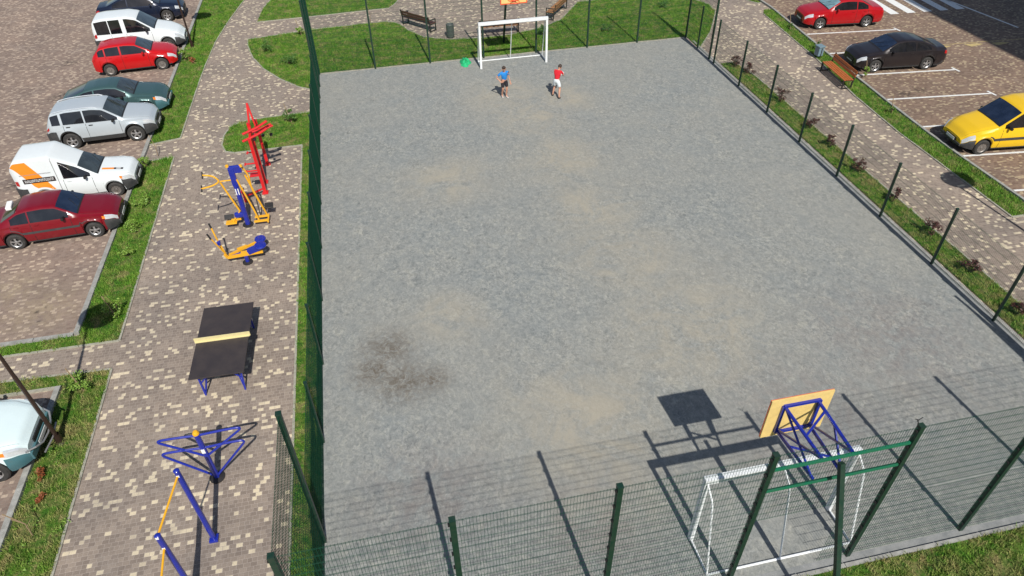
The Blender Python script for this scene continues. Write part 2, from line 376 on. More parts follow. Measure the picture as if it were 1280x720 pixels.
bulge = [(-.05, -1.72), (-.84, -1.2), (-1.71, -.12), (-2.47, 1.2), (-3.06, 2.7), (-3.38, 4.2), (-3.45, 5.1), (-3.1, 5.16), (.04, 5.7), (3.2, 5.82), (3.75, 5.65), (4.1, 5.1), (4.4, 4.3), (5.05, 3.2), (6.15, 2.62), (7.7, 2.42), (9.3, 2.5), (11.0, 3.05), (12.15, 3.85), (13.0, 5.1), (13.7, 6.15), (16, 6.35), (18.5, 6.0), (19.9, 5.0), (20.33, 4.1), (20.28, 3.1), (20.0, 2.5), (18.8, .4), (17.95, -.75), (17.6, -1.2), (17.42, -1.3), (17.42, .07), (-.05, .07)]
lawns['n'] = bulge
lawns['t'] = [(-3.15, 7.45), (.05, 7.6), (3.7, 7.85), (4.05, 8.4), (4.4, 9.3), (5.2, 10.6), (6.6, 12), (6.6, 20), (1, 20), (-1.2, 15), (-2.6, 11), (-2.95, 9.6)]
lawns['e'] = [(17.62, -3.3), (18.25, -3.3), (18.5, -4.9), (18.52, -30), (17.62, -30)]
lawns['p'] = [(22.45, 2.0), (22.0, -3.9), (21.5, -7.6), (21.3, -10.7), (21.3, -14.2), (21.3, -16.5), (22.27, -16.5), (22.21, -13.1), (22.22, -11.2), (22.32, -8.9), (22.54, -5.4), (22.92, -.7), (23.18, 2.5), (22.75, 2.55)]
lawns['q'] = [(22.4, 4.4), (22.9, 3.55), (23.14, 3.6), (23.14, 6), (22.4, 6)]
lawns['s'] = [(1.0, -25.74), (30, -25.74), (30, -34), (1.0, -34)]
for k, poly in lawns.items(): sheet('lawn', poly, .020, M['lawn'])

# grass blades
def inside(poly, X, Y):
    c = np.zeros(len(X), bool); n = len(poly)
    for i in range(n):
        x0, y0 = poly[i]; x1, y1 = poly[(i + 1) % n]
        if y0 == y1: continue
        h = (y0 > Y) != (y1 > Y); c ^= h & (X < (x1 - x0) * (Y - y0) / (y1 - y0) + x0)
    return c
rs = np.random.RandomState(3)
def blades(name, poly, dens, h, mat, lim=(-13, 30, -28.5, 13)):
    P = np.array(poly); x0, y0 = np.maximum(P.min(0), (lim[0], lim[2])); x1, y1 = np.minimum(P.max(0), (lim[1], lim[3]))
    if x1 <= x0 or y1 <= y0: return
    n = int((x1 - x0) * (y1 - y0) * dens)
    X = rs.uniform(x0, x1, n); Y = rs.uniform(y0, y1, n)
    # clumpy density
    cl = np.sin(X * 5.1 + 1.3 * np.sin(Y * 3.7)) * np.sin(Y * 4.3 + 1.7 * np.sin(X * 2.9)) 
    keep = inside(poly, X, Y) & (rs.uniform(0, 1, n) < .62 + .38 * cl)
    X, Y = X[keep], Y[keep]; cl = cl[keep]; n = len(X)
    a = rs.uniform(0, 2 * np.pi, n); hh = h * rs.uniform(.45, 1.25, n) * (1 + .35 * cl); wd = rs.uniform(.005, .012, n)
    lean = rs.uniform(.2, 1.0, n) * hh; la = rs.uniform(0, 2 * np.pi, n)
    V = np.zeros((n, 3, 3)); V[:, 0] = np.c_[X - np.cos(a) * wd, Y - np.sin(a) * wd, np.full(n, .018)]
    V[:, 1] = np.c_[X + np.cos(a) * wd, Y + np.sin(a) * wd, np.full(n, .018)]
    V[:, 2] = np.c_[X + np.cos(la) * lean, Y + np.sin(la) * lean, .02 + hh]
    me = bpy.data.meshes.new(name); me.vertices.add(3 * n); me.vertices.foreach_set('co', V.ravel())
    me.loops.add(3 * n); me.loops.foreach_set('vertex_index', np.arange(3 * n, dtype=np.int32))
    me.polygons.add(n); me.polygons.foreach_set('loop_start', np.arange(0, 3 * n, 3, dtype=np.int32)); me.polygons.foreach_set('loop_total', np.full(n, 3, np.int32))
    me.update(calc_edges=True); me.materials.append(mat)
    o = bpy.data.objects.new(name, me); col.objects.link(o); o['kind'] = 'stuff'; o['label'] = 'short green grass'; o['category'] = 'grass'
    return o
spec = {'a': (1700, .075, 'blade'), 'b': (2300, .085, 'blade'), 'c': (2600, .08, 'blade_dry'), 'w': (1900, .06, 'blade'), 'n': (1300, .07, 'blade'), 't': (1100, .07, 'blade'), 'e': (1700, .07, 'blade_dry'), 'p': (1500, .09, 'blade'), 'q': (1000, .08, 'blade'), 's': (2600, .09, 'blade_dry')}
glab = {'a': 'green grass verge between the upper row of parked cars and the path', 'b': 'green grass verge with leafy weeds below the white van', 'c': 'patchy grass around the lower left lamp post', 'w': 'green grass island and thin strip beside the left mesh fence', 'n': 'mown lawn behind the far goal', 't': 'lawn beyond the far cross path', 'e': 'grass strip with dark red shrubs outside the right fence', 'p': 'deep green grass strip along the right car park', 'q': 'small grass corner at the top right path', 's': 'dry patchy grass outside the near fence'}
for k, (d, h, mname) in spec.items():
    o = blades('grass', lawns[k], d, h, M[mname]); 
    if o: o['label'] = glab[k]

# kerbs and edgings
strip('kerb', [(-6.38, 30), (-6.38, -15.5)], .13, 0, .10, M['kerb'])
strip('kerb', [(-6.45, -15.5), (-30, -15.45)], .12, 0, .07, M['kerb'])
strip('kerb', [(-6.33, -17.42), (-6.33, -35)], .13, 0, .10, M['kerb'])
strip('kerb', [(-6.27, -17.42), (-30, -17.28)], .07, 0, .06, M['edging'])
strip('kerb', kerbR, .10, 0, .09, M['kerb'])
ED = [lawns['a'][2:], [(-6.32, -5.03), (-5.24, -4.76)], [(-6.3, -6.34), (-5.27, -6.2), (-5.22, -14.5), (-5.22, -16.0), (-8.2, -15.95), (-30, -15.8)],
      [(-30, -16.95), (-7.8, -16.9), (-5.2, -17.04), (-5.14, -22.6), (-5.14, -35)], lawns['w'][:10], bulge[:-3], lawns['t'], 
      [(17.98, -3.3), (18.25, -3.3), (18.5, -4.9), (18.52, -28)], lawns['p'][:6], [(21.3, -16.5), (22.27, -16.5)], lawns['q'][:3]]
for e in ED: strip('path_edging', e, .055, 0, .035, M['edging'], gap=.9)
strip('kerb', [(W + .16, -.5), (W + .16, -27)], .10, 0, .035, M['kerb'], gap=1.0)
sheet('court_apron', [(17.34, -25.6), (17.58, -25.6), (17.58, -1.2), (17.34, -1.2)], .011, M['apron'])
strip('kerb', [(-.1, -25.70), (17.6, -25.70)], .075, 0, .05, M['kerb'], gap=1.0)
strip('kerb', [(17.6, -25.70), (30, -25.70)], .075, 0, .05, M['kerb'], gap=1.0)
strip('kerb', [(-.03, .04), (17.4, .04)], .05, 0, .03, M['edging'])

# parking lines
def line(pts, w=.10, mat='linepaint', z=.009):
    mb = MB()
    for a, b in zip(pts, pts[1:]):
        a = Vector((*a, z)); b = Vector((*b, z)); d = (b - a).normalized(); n = Vector((-d.y, d.x, 0)) * w / 2
        mb.quad(a - n, b - n, b + n, a + n)
    o = mb.build('parking_line' if mat == 'linepaint' and w < .2 else 'road_marking', M[mat]); o['kind'] = 'structure'; return o
for (x, y) in [(23.15, -1.05), (22.8, -3.42), (22.68, -5.83), (22.5, -8.22), (22.4, -10.6), (22.4, -12.85), (22.5, -15.2)]:
    ex, ey = x + 4.45, y - .52; line([(x, y), (ex, ey)])
    line([(ex + .02, ey + .22), (ex + .08, ey - .22)], .10, z=.013)
for i in range(6):
    x = 27.95 + .915 * i; line([(x, .38 - .05 * i), (x + .25, 5.5)], .46)
line([(33.40, -2.8), (32.75, 1.7), (32.4, 6)], .12)
line([(27.6, -3.72), (33.2, -4.12), (38, -4.5)], .05, 'yellowline')
for x, y in [(28.35, -4.02), (29.9, -4.15), (31.2, -4.3)]:
    mb = MB(); mb.add([(x - .45, y + .16, .012), (x - .3, y - .16, .012), (x + .1, y - .1, .012), (x + .45, y + .0, .012), (x + .1, y + .14, .012)], [(0, 1, 2, 3, 4)])
    mb.build('road_marking', M['yellowline'])['kind'] = 'structure'

# ------------------------------------------------------------------ fences
H1, H2, SP = 1.92, 3.96, 2.4768
def panel(name, a, b, z0, z1, parent, r=.0027):
    if abs(a[0]) < .01 and abs(b[0]) < .01: r = .0038
    a = Vector((*a, 0)); b = Vector((*b, 0)); d = b - a; L = d.length; d.normalize(); n = Vector((-d.y, d.x, 0)); mb = MB()
    k = round(L / .05)
    for i in range(k + 1):
        p = a + d * (L * i / k); mb.tube((*p.xy, z0 + .03), (*p.xy, z1 - .01), r * 1.08, 3)
    kz = max(1, round((z1 - z0) / .2))
    for j in range(kz + 1):
        z = z0 + .05 + (z1 - z0 - .09) * j / kz
        p = a + n * .006; q = b + n * .006; mb.tube((*p.xy, z), (*q.xy, z), r * .82, 3)
        p = a - n * .006; q = b - n * .006; mb.tube((*p.xy, z), (*q.xy, z), r * .82, 3)
    return mb.build(name, M['wire'], parent)
def post(p, h, parent, w=.075, clamps=None):
    mb = MB(); mb.box((p[0], p[1], h / 2), (w, w, h)); mb.box((p[0], p[1], h + .008), (w + .012, w + .012, .02))
    o = mb.build('post', M['fence'], parent)
    if clamps:
        z = .25
        while z < h - .05:
            MB().box((p[0] + clamps[0] * .045, p[1] + clamps[1] * .045, z), (.05, .05, .035)).build('clamp', M['black'], o); z += .4
    return o
FG = 'green wire mesh fence sides around the court'
xs = [SP * i for i in range(8)]
def end_fence(y, out, label):
    fe = thing('mesh_fence', label, 'fence', (0, 0, 0), group=FG)
    for i, x in enumerate(xs):
        if i in (0, 7): x = x + (.0 if i == 0 else 0)
        post((x, y), H2, fe, .085 if out < 0 else .07, (-1, 0) if out < 0 else None)
    for i in range(7):
        a, b = (xs[i] + .045, y), (xs[i + 1] - .045, y)
        if i == 3:
            panel('mesh_panel', a, b, 2.04, H2, fe)
            for z in (2.97, 3.55): MB().box(((a[0] + b[0]) / 2, y, z), (b[0] - a[0], .045, .045)).build('rail', M['fencelt'], fe)
            if out < 0: panel('mesh_panel', (9.25, y), b, 0.02, 2.02, fe)
        else:
            for z0, z1 in ((.03, 1.98), (2.0, H2)): panel('mesh_panel', a, b, z0, z1, fe)
    MB().tube((8.62, y + out * .08, 3.5), (8.68, y + out * 1.55, 0), .042, 8, square=True).build('brace', M['fence'], fe)
    return fe
nf = end_fence(-LN, -1, 'tall near mesh fence with open gateway in front of the near goal')
MB().path([(9.86, -25.47, 3.98), (9.84, -25.44, 4.06), (9.78, -25.45, 4.1)], .008, 5).tube((9.84, -25.44, 4.02), (9.93, -25.43, 4.08), .007, 5).build('cable_tie', M['black'], nf)
end_fence(0, 1, 'tall far mesh fence behind the distant goal and backboard')
lf = thing('mesh_fence', 'left mesh fence between court and exercise machines, seen almost edge on', 'fence', (0, 0, 0), group=FG)
for y in (-SP * .53, -SP): post((0, y), H2, lf)
post((0, -LN + SP + .03), H2, lf, .085, (0, 1))
for a, b in ((-.05, -SP * .53 + .04), (-SP * .53 - .04, -SP + .04), (-LN + SP, -LN + .05)):
    for z0, z1 in ((.03, 1.98), (2.0, H2)): panel('mesh_panel', (0, a), (0, b), z0, z1, lf)
ly = [-2.95] + [-20.52 + 2.4706 * i for i in range(6, -1, -1)]
for y in ly: post((0, y), 2.0, lf, .06)
for a, b in zip(ly, ly[1:] + [-LN + SP + .05]): panel('mesh_panel', (0, a - .03), (0, b + .03), .03, 1.95, lf)
rf = thing('mesh_fence', 'right low mesh fence beside the strip of dark red shrubs', 'fence', (0, 0, 0), group=FG)
post((W, -2.67), H2, rf); post((W, -1.37), 1.92, rf, .05); post((W, -LN + SP), H2, rf)
panel('mesh_panel', (W, -.05), (W, -1.34), .03, 1.9, rf); panel('mesh_panel', (W, -1.4), (W, -2.63), .03, 1.9, rf); panel('mesh_panel', (W, -.05), (W, -2.63), 2.0, H2, rf)
ry = [-3.156 - 2.4706 * i for i in range(8)]
for y in ry: post((W, y), H1, rf, .06)
for a, b in zip(ry, ry[1:] + [-LN + SP + .05]): panel('mesh_panel', (W, a - .03), (W, b + .03), .03, H1, rf)
for z0, z1 in ((.03, 1.98), (2.0, H2)): panel('mesh_panel', (W, -LN + SP - .05), (W, -LN + .05), z0, z1, rf)

# ------------------------------------------------------------------ goals and hoops
def goal(y, s, label):
    """s: +1 the frame reaches back towards +y"""
    g = thing('football_goal', label, 'goal', (8.6, y, 0), group='white football goals'); x0, x1 = -1.5, 1.5
    for x in (x0, x1): MB().box((x, 0, .96), (.09, .09, 1.92)).build('goal_post', M['white'], g)
    MB().box((0, 0, 1.985), (3.10, .12, .12)).build('crossbar', M['white'], g)
    for x in (x0, 0, x1):
        MB().path([(x, s * .045, 1.96), (x, s * .3, 1.78), (x, s * .36, 1.66), (x, s * .78, .02)], .019, 6).build('rear_stay', M['white'], g, True)
    MB().tube((x0 + .0, s * .78, .03), (x1, s * .78, .03), .024, 8).build('ground_bar', M['white'], g, True)
    for x in (x0, x1): MB().tube((x, s * .05, .03), (x, s * .78, .03), .022, 8).build('ground_bar', M['white'], g, True)
    if s > 0: MB().tube((x0, s * .3, 1.80), (x1, s * .3, 1.80), .016, 6).build('top_bar', M['white'], g, True)
goal(-1.17, 1, 'white far football goal without a net, behind the two boys')
goal(-24.52, -1, 'white near football goal without a net, seen through the near fence')
def hoop(y, s, label):
    """board hangs from the gateway rails; s=+1: board faces +y"""
    h = thing('basketball_hoop', label, 'basketball hoop', (8.63, y, 0), group='basketball hoops'); by = s * 1.17
    MB().box((0, by, 3.2), (1.16, .03, .97)).build('backboard', M['board'], h)
    for cx, cz, dx, dz in ((0, 3.665, 1.17, .04), (0, 2.735, 1.17, .04), (-.565, 3.2, .04, .89), (.565, 3.2, .04, .89), (-.24, 3.05, .035, .36), (.24, 3.05, .035, .36), (0, 3.245, .445, .035), (0, 2.855, .445, .035)):
        MB().box((cx, by + s * .02, cz), (dx, .012, dz)).build('board_marking', M['orange'], h)
    fy = by - s * .035; fr = MB()
    for a, b in (((-.34, 2.84), (.34, 2.84)), ((.34, 2.84), (.34, 3.53)), ((.34, 3.53), (-.34, 3.53)), ((-.34, 3.53), (-.34, 2.84))):
        fr.tube((a[0], fy, a[1]), (b[0], fy, b[1]), .026, square=True)
    fr.build('board_frame', M['blue'], h)
    T = [((-.30, 3.55), (-.31, 3.50)), ((.24, 3.55), (.31, 3.50)), ((-.29, 2.99), (-.31, 2.87)), ((.22, 2.99), (.31, 2.87))]
    for a, b in T: MB().tube((a[0], s * .04, a[1]), (b[0], fy, b[1]), .031, 8).build('arm', M['blue'], h, True)
    for p, q in (((-.30, s * .05, 3.53), (-.31, fy, 2.9)), ((.24, s * .05, 3.53), (.31, fy, 2.9)), ((-.30, s * .08, 3.0), (-.31, fy * .95, 3.48)), ((-.30, s * .5, 3.53), (.28, s * .9, 3.5)), ((-.3, s * .75, 2.92), (.27, s * .35, 2.97)), ((.24, s * .1, 3.02), (.31, fy * .6, 3.52))):
        MB().tube(p, q, .023, 6).build('brace', M['blue'], h, True)
    rg = MB(); rc = Vector((0, by + s * .27, 2.86)); n = 20
    rg.path([rc + Vector((.2 * math.cos(2 * math.pi * i / n), .2 * math.sin(2 * math.pi * i / n), 0)) for i in range(n)], .011, 6, True)
    rg.tube((-.08, by + s * .02, 2.86), (-.06, by + s * .09, 2.86), .012, 6).tube((.08, by + s * .02, 2.86), (.06, by + s * .09, 2.86), .012, 6)
    rg.box((0, by + s * .03, 2.85), (.2, .02, .1)); rg.build('ring', M['orange'], h, True)
hoop(-LN, 1, 'near basketball hoop, yellow backboard seen from behind on blue frame')
hoop(0, -1, 'far basketball hoop, yellow board with red border above the distant goal')

# ------------------------------------------------------------------ cars
def interp(keys, x):
    if x <= keys[0][0]: return keys[0][1]
    for (a, va), (b_, vb) in zip(keys, keys[1:]):
        if x <= b_: return va + (vb - va) * (x - a) / (b_ - a)
    return keys[-1][1]
def sm(keys, x, d=.05): return (interp(keys, x - d) + 2 * interp(keys, x) + interp(keys, x + d)) / 4
TYPES = {}
TYPES['sedan'] = dict(L=4.35, W=1.70, wheels=(.92, 3.50), R=.30, zl=.20,
    zt=[(0, .78), (.06, .93), (.62, 1.0), (1.28, 1.33), (1.6, 1.39), (2.1, 1.41), (2.5, 1.37), (3.15, .99), (3.9, .885), (4.22, .80), (4.35, .66)],
    zb=[(0, .74), (.1, .86), (1, .93), (3.1, .92), (3.9, .83), (4.22, .74), (4.35, .60)],
    wt=[(0, .64), (.6, .68), (1.3, .60), (2.5, .60), (3.15, .71), (3.9, .70), (4.35, .6)],
    scr=(2.54, 3.12), rear=(.68, 1.24), win=[(.98, 1.58), (1.63, 2.86)], qtr=.2)
TYPES['sedan2'] = dict(TYPES['sedan'], L=4.6, W=1.78, wheels=(1.0, 3.68), R=.32,
    zt=[(0, .80), (.05, 1.0), (.55, 1.05), (1.35, 1.36), (1.8, 1.44), (2.3, 1.45), (2.7, 1.40), (3.45, 1.0), (4.1, .90), (4.45, .80), (4.6, .63)],
    zb=[(0, .76), (.1, .92), (1, .97), (3.4, .93), (4.1, .85), (4.45, .74), (4.6, .57)],
    wt=[(0, .64), (.5, .70), (1.35, .60), (2.7, .61), (3.45, .75), (4.1, .72), (4.6, .56)],
    scr=(2.75, 3.42), rear=(.62, 1.32), win=[(.95, 1.72), (1.78, 3.12)])
TYPES['suv'] = dict(L=4.12, W=1.75, wheels=(.80, 3.30), R=.345, zl=.26,
    zt=[(0, .9), (.05, 1.05), (.30, 1.50), (.9, 1.60), (1.9, 1.61), (2.3, 1.55), (2.98, 1.09), (3.6, 1.01), (3.98, .91), (4.12, .74)],
    zb=[(0, .88), (.2, 1.06), (2.9, 1.01), (3.6, .96), (3.98, .86), (4.12, .68)],
    wt=[(0, .68), (.4, .64), (2.3, .66), (2.98, .76), (3.6, .74), (4.12, .56)],
    scr=(2.36, 2.95), rear=(.1, .27), win=[(.30, .62), (.72, 1.52), (1.58, 2.80)])
TYPES['hatch'] = dict(L=3.95, W=1.67, wheels=(.70, 3.18), R=.30, zl=.20,
    zt=[(0, .8), (.04, .95), (.45, 1.34), (.9, 1.42), (1.7, 1.44), (2.15, 1.39), (2.85, 1.0), (3.5, .88), (3.82, .76), (3.95, .60)],
    zb=[(0, .78), (.2, .97), (2.8, .92), (3.5, .82), (3.82, .70), (3.95, .54)],
    wt=[(0, .64), (.5, .59), (2.15, .61), (2.85, .71), (3.5, .69), (3.95, .54)],
    scr=(2.2, 2.82), rear=(.1, .4), win=[(.36, .66), (.72, 1.38), (1.46, 2.62)])
TYPES['liftback'] = dict(TYPES['sedan'], L=4.2, wheels=(.85, 3.35),
    zt=[(0, .78), (.05, .95), (.2, 1.0), (1.1, 1.31), (1.5, 1.37), (2.0, 1.38), (2.35, 1.34), (3.0, .98), (3.75, .88), (4.05, .77), (4.2, .60)],
    zb=[(0, .74), (.1, .88), (1, .93), (3.0, .91), (3.75, .82), (4.05, .72), (4.2, .54)], 
    wt=[(0, .64), (.2, .66), (1.1, .58), (2.35, .60), (3.0, .71), (3.75, .69), (4.2, .57)], scr=(2.40, 2.97), rear=(.26, 1.06), win=[(.80, 1.42), (1.48, 2.70)])
TYPES['mpv'] = dict(L=4.1, W=1.72, wheels=(.72, 3.30), R=.31, zl=.22,
    zt=[(0, 1.2), (.04, 1.55), (.14, 1.75), (.6, 1.80), (1.7, 1.80), (2.1, 1.70), (2.85, 1.13), (3.5, .98), (3.9, .80), (4.1, .58)],
    zb=[(0, 1.0), (.2, 1.08), (2.8, 1.03), (3.5, .88), (3.9, .72), (4.1, .52)],
    wt=[(0, .70), (.3, .71), (1.9, .69), (2.85, .76), (3.5, .71), (4.1, .52)],
    scr=(2.16, 2.82), rear=None, win=[(.18, .80), (.84, 1.36), (1.56, 2.66)])
TYPES['pickup_van'] = dict(L=4.1, W=1.66, wheels=(.9, 3.35), R=.29, zl=.20,
    zt=[(0, 1.5), (.04, 1.66), (.26, 1.90), (1.45, 1.92), (1.62, 1.82), (2.25, 1.43), (2.9, 1.0), (3.55, .92), (3.98, .86), (4.1, .66)],
    zb=[(0, 1.0), (1.5, .99), (2.8, .94), (3.55, .88), (3.98, .78), (4.1, .6)],
    wt=[(0, .70), (.3, .73), (1.4, .73), (1.7, .66), (2.25, .60), (2.9, .71), (3.98, .71), (4.1, .66)],
    scr=(2.30, 2.88), rear=None, win=[(1.72, 2.66)])

def make_car(kind, label, x, y, heading, mat, s=.89, lower=None, rimm='rim', screen='screen', bumper=None, name='parked_car', cat='car', grp='cars parked at the kerb', amber=False, fx=None, grille=True):
    """(x, y) is where the middle of the front axle stands"""
    T = TYPES[kind]; L, Wd, wh, RR, ZL = T['L'], T['W'] / 2, T['wheels'], T['R'], T['zl']
    ax = wh[1]
    root = thing(name, label, cat, (x - math.cos(heading) * 0, y, 0), heading, grp)
    def wf(xx):
        t = max(0, (xx - (L - .62)) / .62); t2 = max(0, (.35 - xx) / .35)
        return Wd * (1 - .28 * t ** 3.0 - .17 * t2 ** 2.2)
    arch = RR + .055
    def zl(xx):
        z = ZL + .10 * max(0, (xx - (L - .5)) / .5) + .08 * max(0, (.4 - xx) / .4)
        for wx in wh:
            d = abs(xx - wx)
            if d < arch: z = max(z, RR + math.sqrt(arch * arch - d * d))
        return z
    def S(xx, q, side=1):
        w_ = wf(xx); l = zl(xx); zt = sm(T['zt'], xx); zb = min(sm(T['zb'], xx), zt - .03); wt = min(sm(T['wt'], xx), w_ * .9)
        base = ZL
        pts = [(0, l), (w_ * .90, l), (w_ * .955, l + .015), (w_, l + max(.06, (.50 - base) if l < .4 else .1)), (w_ * .985, zb - .10), (w_ * .945, zb), (wt + .015, zt - .035), (wt - .035, zt - .004), (wt * .5, zt + .018), (0, zt + .022)]
        if pts[3][1] > pts[4][1] - .03: pts[3] = (w_, (l + pts[4][1]) / 2 + .01)
        q = max(0, min(9, q)); i = min(8, int(q)); t = q - i
        p = [pts[i][0] + (pts[i + 1][0] - pts[i][0]) * t, pts[i][1] + (pts[i + 1][1] - pts[i][1]) * t]
        if 2 <= q <= 5: p[0] += .012 * math.sin((q - 2) / 3 * math.pi * 2)
        return Vector(((xx - ax) * s, side * p[0] * s, p[1] * s))
    def nrm(xx, q, side):
        e = .02; a = S(xx + e, q, side) - S(xx - e, q, side); b_ = S(xx, min(9, q + .08), side) - S(xx, max(0, q - .08), side)
        n = b_.cross(a) * side
        return n.normalized() if n.length > 1e-9 else Vector((0, 0, 1))
    xsn = set([0, L]); k = int(L / .05)
    for i in range(k + 1): xsn.add(round(L * i / k, 4))
    for wx in wh:
        for i in range(-12, 13): xsn.add(round(wx + arch * math.sin(i / 12 * math.pi / 2), 4))
    xsn = sorted(v_ for v_ in xsn if 0 <= v_ <= L)
    def loft(q0, q1, nm, mt_, caps=True, sub=2):
        mb = MB(); qs = [q0 + (q1 - q0) * i / ((q1 - q0) * sub) for i in range(int((q1 - q0) * sub) + 1)]
        for side in (-1, 1):
            vs = [S(xx, q, side) for xx in xsn for q in qs]; n = len(qs)
            mb.add(vs, [(i * n + j, (i + 1) * n + j, (i + 1) * n + j + 1, i * n + j + 1) for i in range(len(xsn) - 1) for j in range(n - 1)])
            if caps:
                for xx in (0, L):
                    vs = [S(xx, q, side) for q in qs]; vs2 = [Vector((v_.x, 0, v_.z)) for v_ in vs]
                    mb.add(vs + vs2, [(j, j + 1, n + j + 1, n + j) for j in range(n - 1)])
        return mb.build(nm, mt_, root, True, autos=28)
    body = loft(2, 9, 'body', mat)
    loft(0, 2, 'underbody', M['black'])
    MB().box(((L / 2 - ax) * s, 0, .36 * s), ((L - .5) * s, (Wd * 2 - .5) * s, .26 * s)).build('chassis', M['black'], root)
    def patch(x0, x1, q0, q1, off, nm, mt_, sides=(-1, 1), parent=None, fn=None, nx=14, nq=6):
        obs = []
        for side in sides:
            vs = []
            for i in range(nx + 1):
                for j in range(nq + 1):
                    a, c_ = i / nx, j / nq
                    xx, q = (x0 + (x1 - x0) * a, q0 + (q1 - q0) * c_) if fn is None else fn(a, c_)
                    vs.append(S(xx, q, side) + nrm(xx, q, side) * off)
            mb = MB(); mb.add(vs, [(i * (nq + 1) + j, (i + 1) * (nq + 1) + j, (i + 1) * (nq + 1) + j + 1, i * (nq + 1) + j + 1) for i in range(nx) for j in range(nq)])
            obs.append((side, mb))
        out = MB() if len(obs) == 2 and nm in JOIN else None
        if out is not None:
            for _, mb in obs: out.add(mb.v, mb.f)
            return out.build(nm, mt_, parent or root, True)
        for _, mb in obs: o_ = mb.build(nm, mt_, parent or root, True)
        return o_
    JOIN = {'windscreen', 'rear_window', 'hood_seam'}
    patch(T['scr'][0], T['scr'][1], 6.92, 9, .004, 'windscreen', M[screen])
    # dark seal round the windscreen
    patch(T['scr'][1], T['scr'][1] + .05, 6.95, 9, .005, 'hood_seam', M['black'], nx=2)
    if T['rear']: patch(T['rear'][0], T['rear'][1], 7.1, 9, .004, 'rear_window', M['glass'])
    for (a0, a1) in T['win']:
        def fn(a, c_, a0=a0, a1=a1):
            xx = a0 + (a1 - a0) * a; zt = sm(T['zt'], xx); zb = min(sm(T['zb'], xx), zt - .03); h = max(.02, zt - .035 - zb)
            lo = min(.48, .035 / h); hi = 1 - min(.48, .03 / h)
            r_ = .0
            return xx, 5 + lo + (hi - lo) * c_
        patch(a0, a1, 5, 6, .005, 'side_window', M['glass'], fn=fn, nx=18)
    for sd in (-1, 1): patch(T['scr'][1] + .06, L - .12, 6.86, 6.94, .003, 'bonnet_seam', M['black'], sides=(sd,), nx=20, nq=1)
    # door seams
    seams = sorted(set([round(T['win'][-1][0] - .035, 3), round(T['win'][-1][1] + .03, 3)] + ([round(T['win'][-2][0] - .02, 3)] if len(T['win']) > 1 and T['win'][-2][0] > 0.6 else [])))
    for sx in seams:
        patch(sx, sx + .014, 2.15, 5.0, .003, 'door_seam', M['black'], nx=1, nq=8)
    for i, (a0, a1) in enumerate(T['win'][-2:]):
        if a1 - a0 < .6: continue
        for side in (-1, 1):
            p = S(a0 + .16, 4.35, side); MB().box(p + Vector((0, side * .012, 0)), (.15 * s, .025, .03 * s)).build('door_handle', lower and M['black'] or mat, root)
    # lower cladding and bumpers
    bm_ = M[bumper] if bumper else mat
    if lower: patch(.3, L - .3, 2.0, 2.85, .008, 'lower_trim', M[lower], nx=90, nq=2)
    else: patch(.3, L - .3, 2.0, 2.18, .005, 'lower_trim', M['trim'], nx=90, nq=2)
    if bumper:
        for x0, x1 in ((L - .42, L), (0, .38)):
            patch(x0, x1, 2.0, 3.75, .018, 'bumper', bm_, nx=8, nq=5)
            xe = L if x1 == L else 0; d = .02 if xe else -.02
            z0 = S(xe, 2, 1).z; z1 = S(xe, 3.75, 1).z; ww = S(xe, 3, 1).y
            MB().box(((xe - ax) * s + d, 0, (z0 + z1) / 2), (.05, 2 * ww + .03, z1 - z0)).build('bumper', bm_, root, bevel=.012)
    xf = (L - ax) * s; zc = S(L, 4.6, 1).z
    if grille:
        MB().box((xf + .012, 0, zc - .035 * s), (.03, .62 * s, .13 * s)).build('grille', M['black'], root)
        MB().box((xf + .012, 0, .36 * s), (.06 if bumper else .025, .8 * s, .10 * s)).build('air_intake', M['black'], root)
    MB().box((xf + (.05 if bumper else .02), 0, .46 * s), (.012, .50 * s, .11 * s)).build('number_plate', M['plate'], root)
    MB().box(((-ax) * s - .012, 0, .66 * s), (.012, .50 * s, .11 * s)).build('number_plate', M['plate'], root)
    # lamps wrap the corners
    patch(L - .38, L - .02, 3.85, 5.5, .007, 'headlight', M['headlamp'], nx=8, nq=6)
    if amber: patch(L - (.62 if fx is fx_bar else .46), L - .37, 3.95, 5.2 if fx is fx_bar else 4.9, .008, 'indicator', M['amber'], nx=3, nq=4)
    if kind in ('suv', 'hatch', 'mpv', 'pickup_van'): patch(.02, .16, 4.1, 5.15 if kind != 'suv' else 5.0, .006, 'tail_light', M['redlens'], nx=4, nq=6)
    else: patch(.01, .24, 3.9, 5.2, .006, 'tail_light', M['redlens'], nx=4, nq=6)
    # mirrors
    mx = T['win'][-1][1] - .16
    for side in (-1, 1):
        p = S(mx, 5.1, side); mbm = MB(); 
        mbm.lathe([(0.0, -.085), (.05, -.07), (.068, 0), (.05, .07), (0, .085)], (0, 0, 0), 'y', 10)
        mbm.v = [(v_[0] * .9 * s + p.x, v_[1] * 1.05 * s + p.y + side * .11 * s, v_[2] * 1.05 * s + p.z + .045 * s) for v_ in mbm.v]
        mbm.box((p.x, p.y + side * .03 * s, p.z + .02 * s), (.05 * s, .08 * s, .03 * s)); mbm.build('mirror', M['black'] if bumper else mat, root, True)
    for yy in (-.28, .18):
        a = S(T['scr'][1] - .01, 8.2, 1); MB().tube((a.x, yy * s, a.z + .01), (a.x - .30 * s, (yy + .36) * s, a.z + .2 * s), .006, 4).build('wiper', M['black'], root)
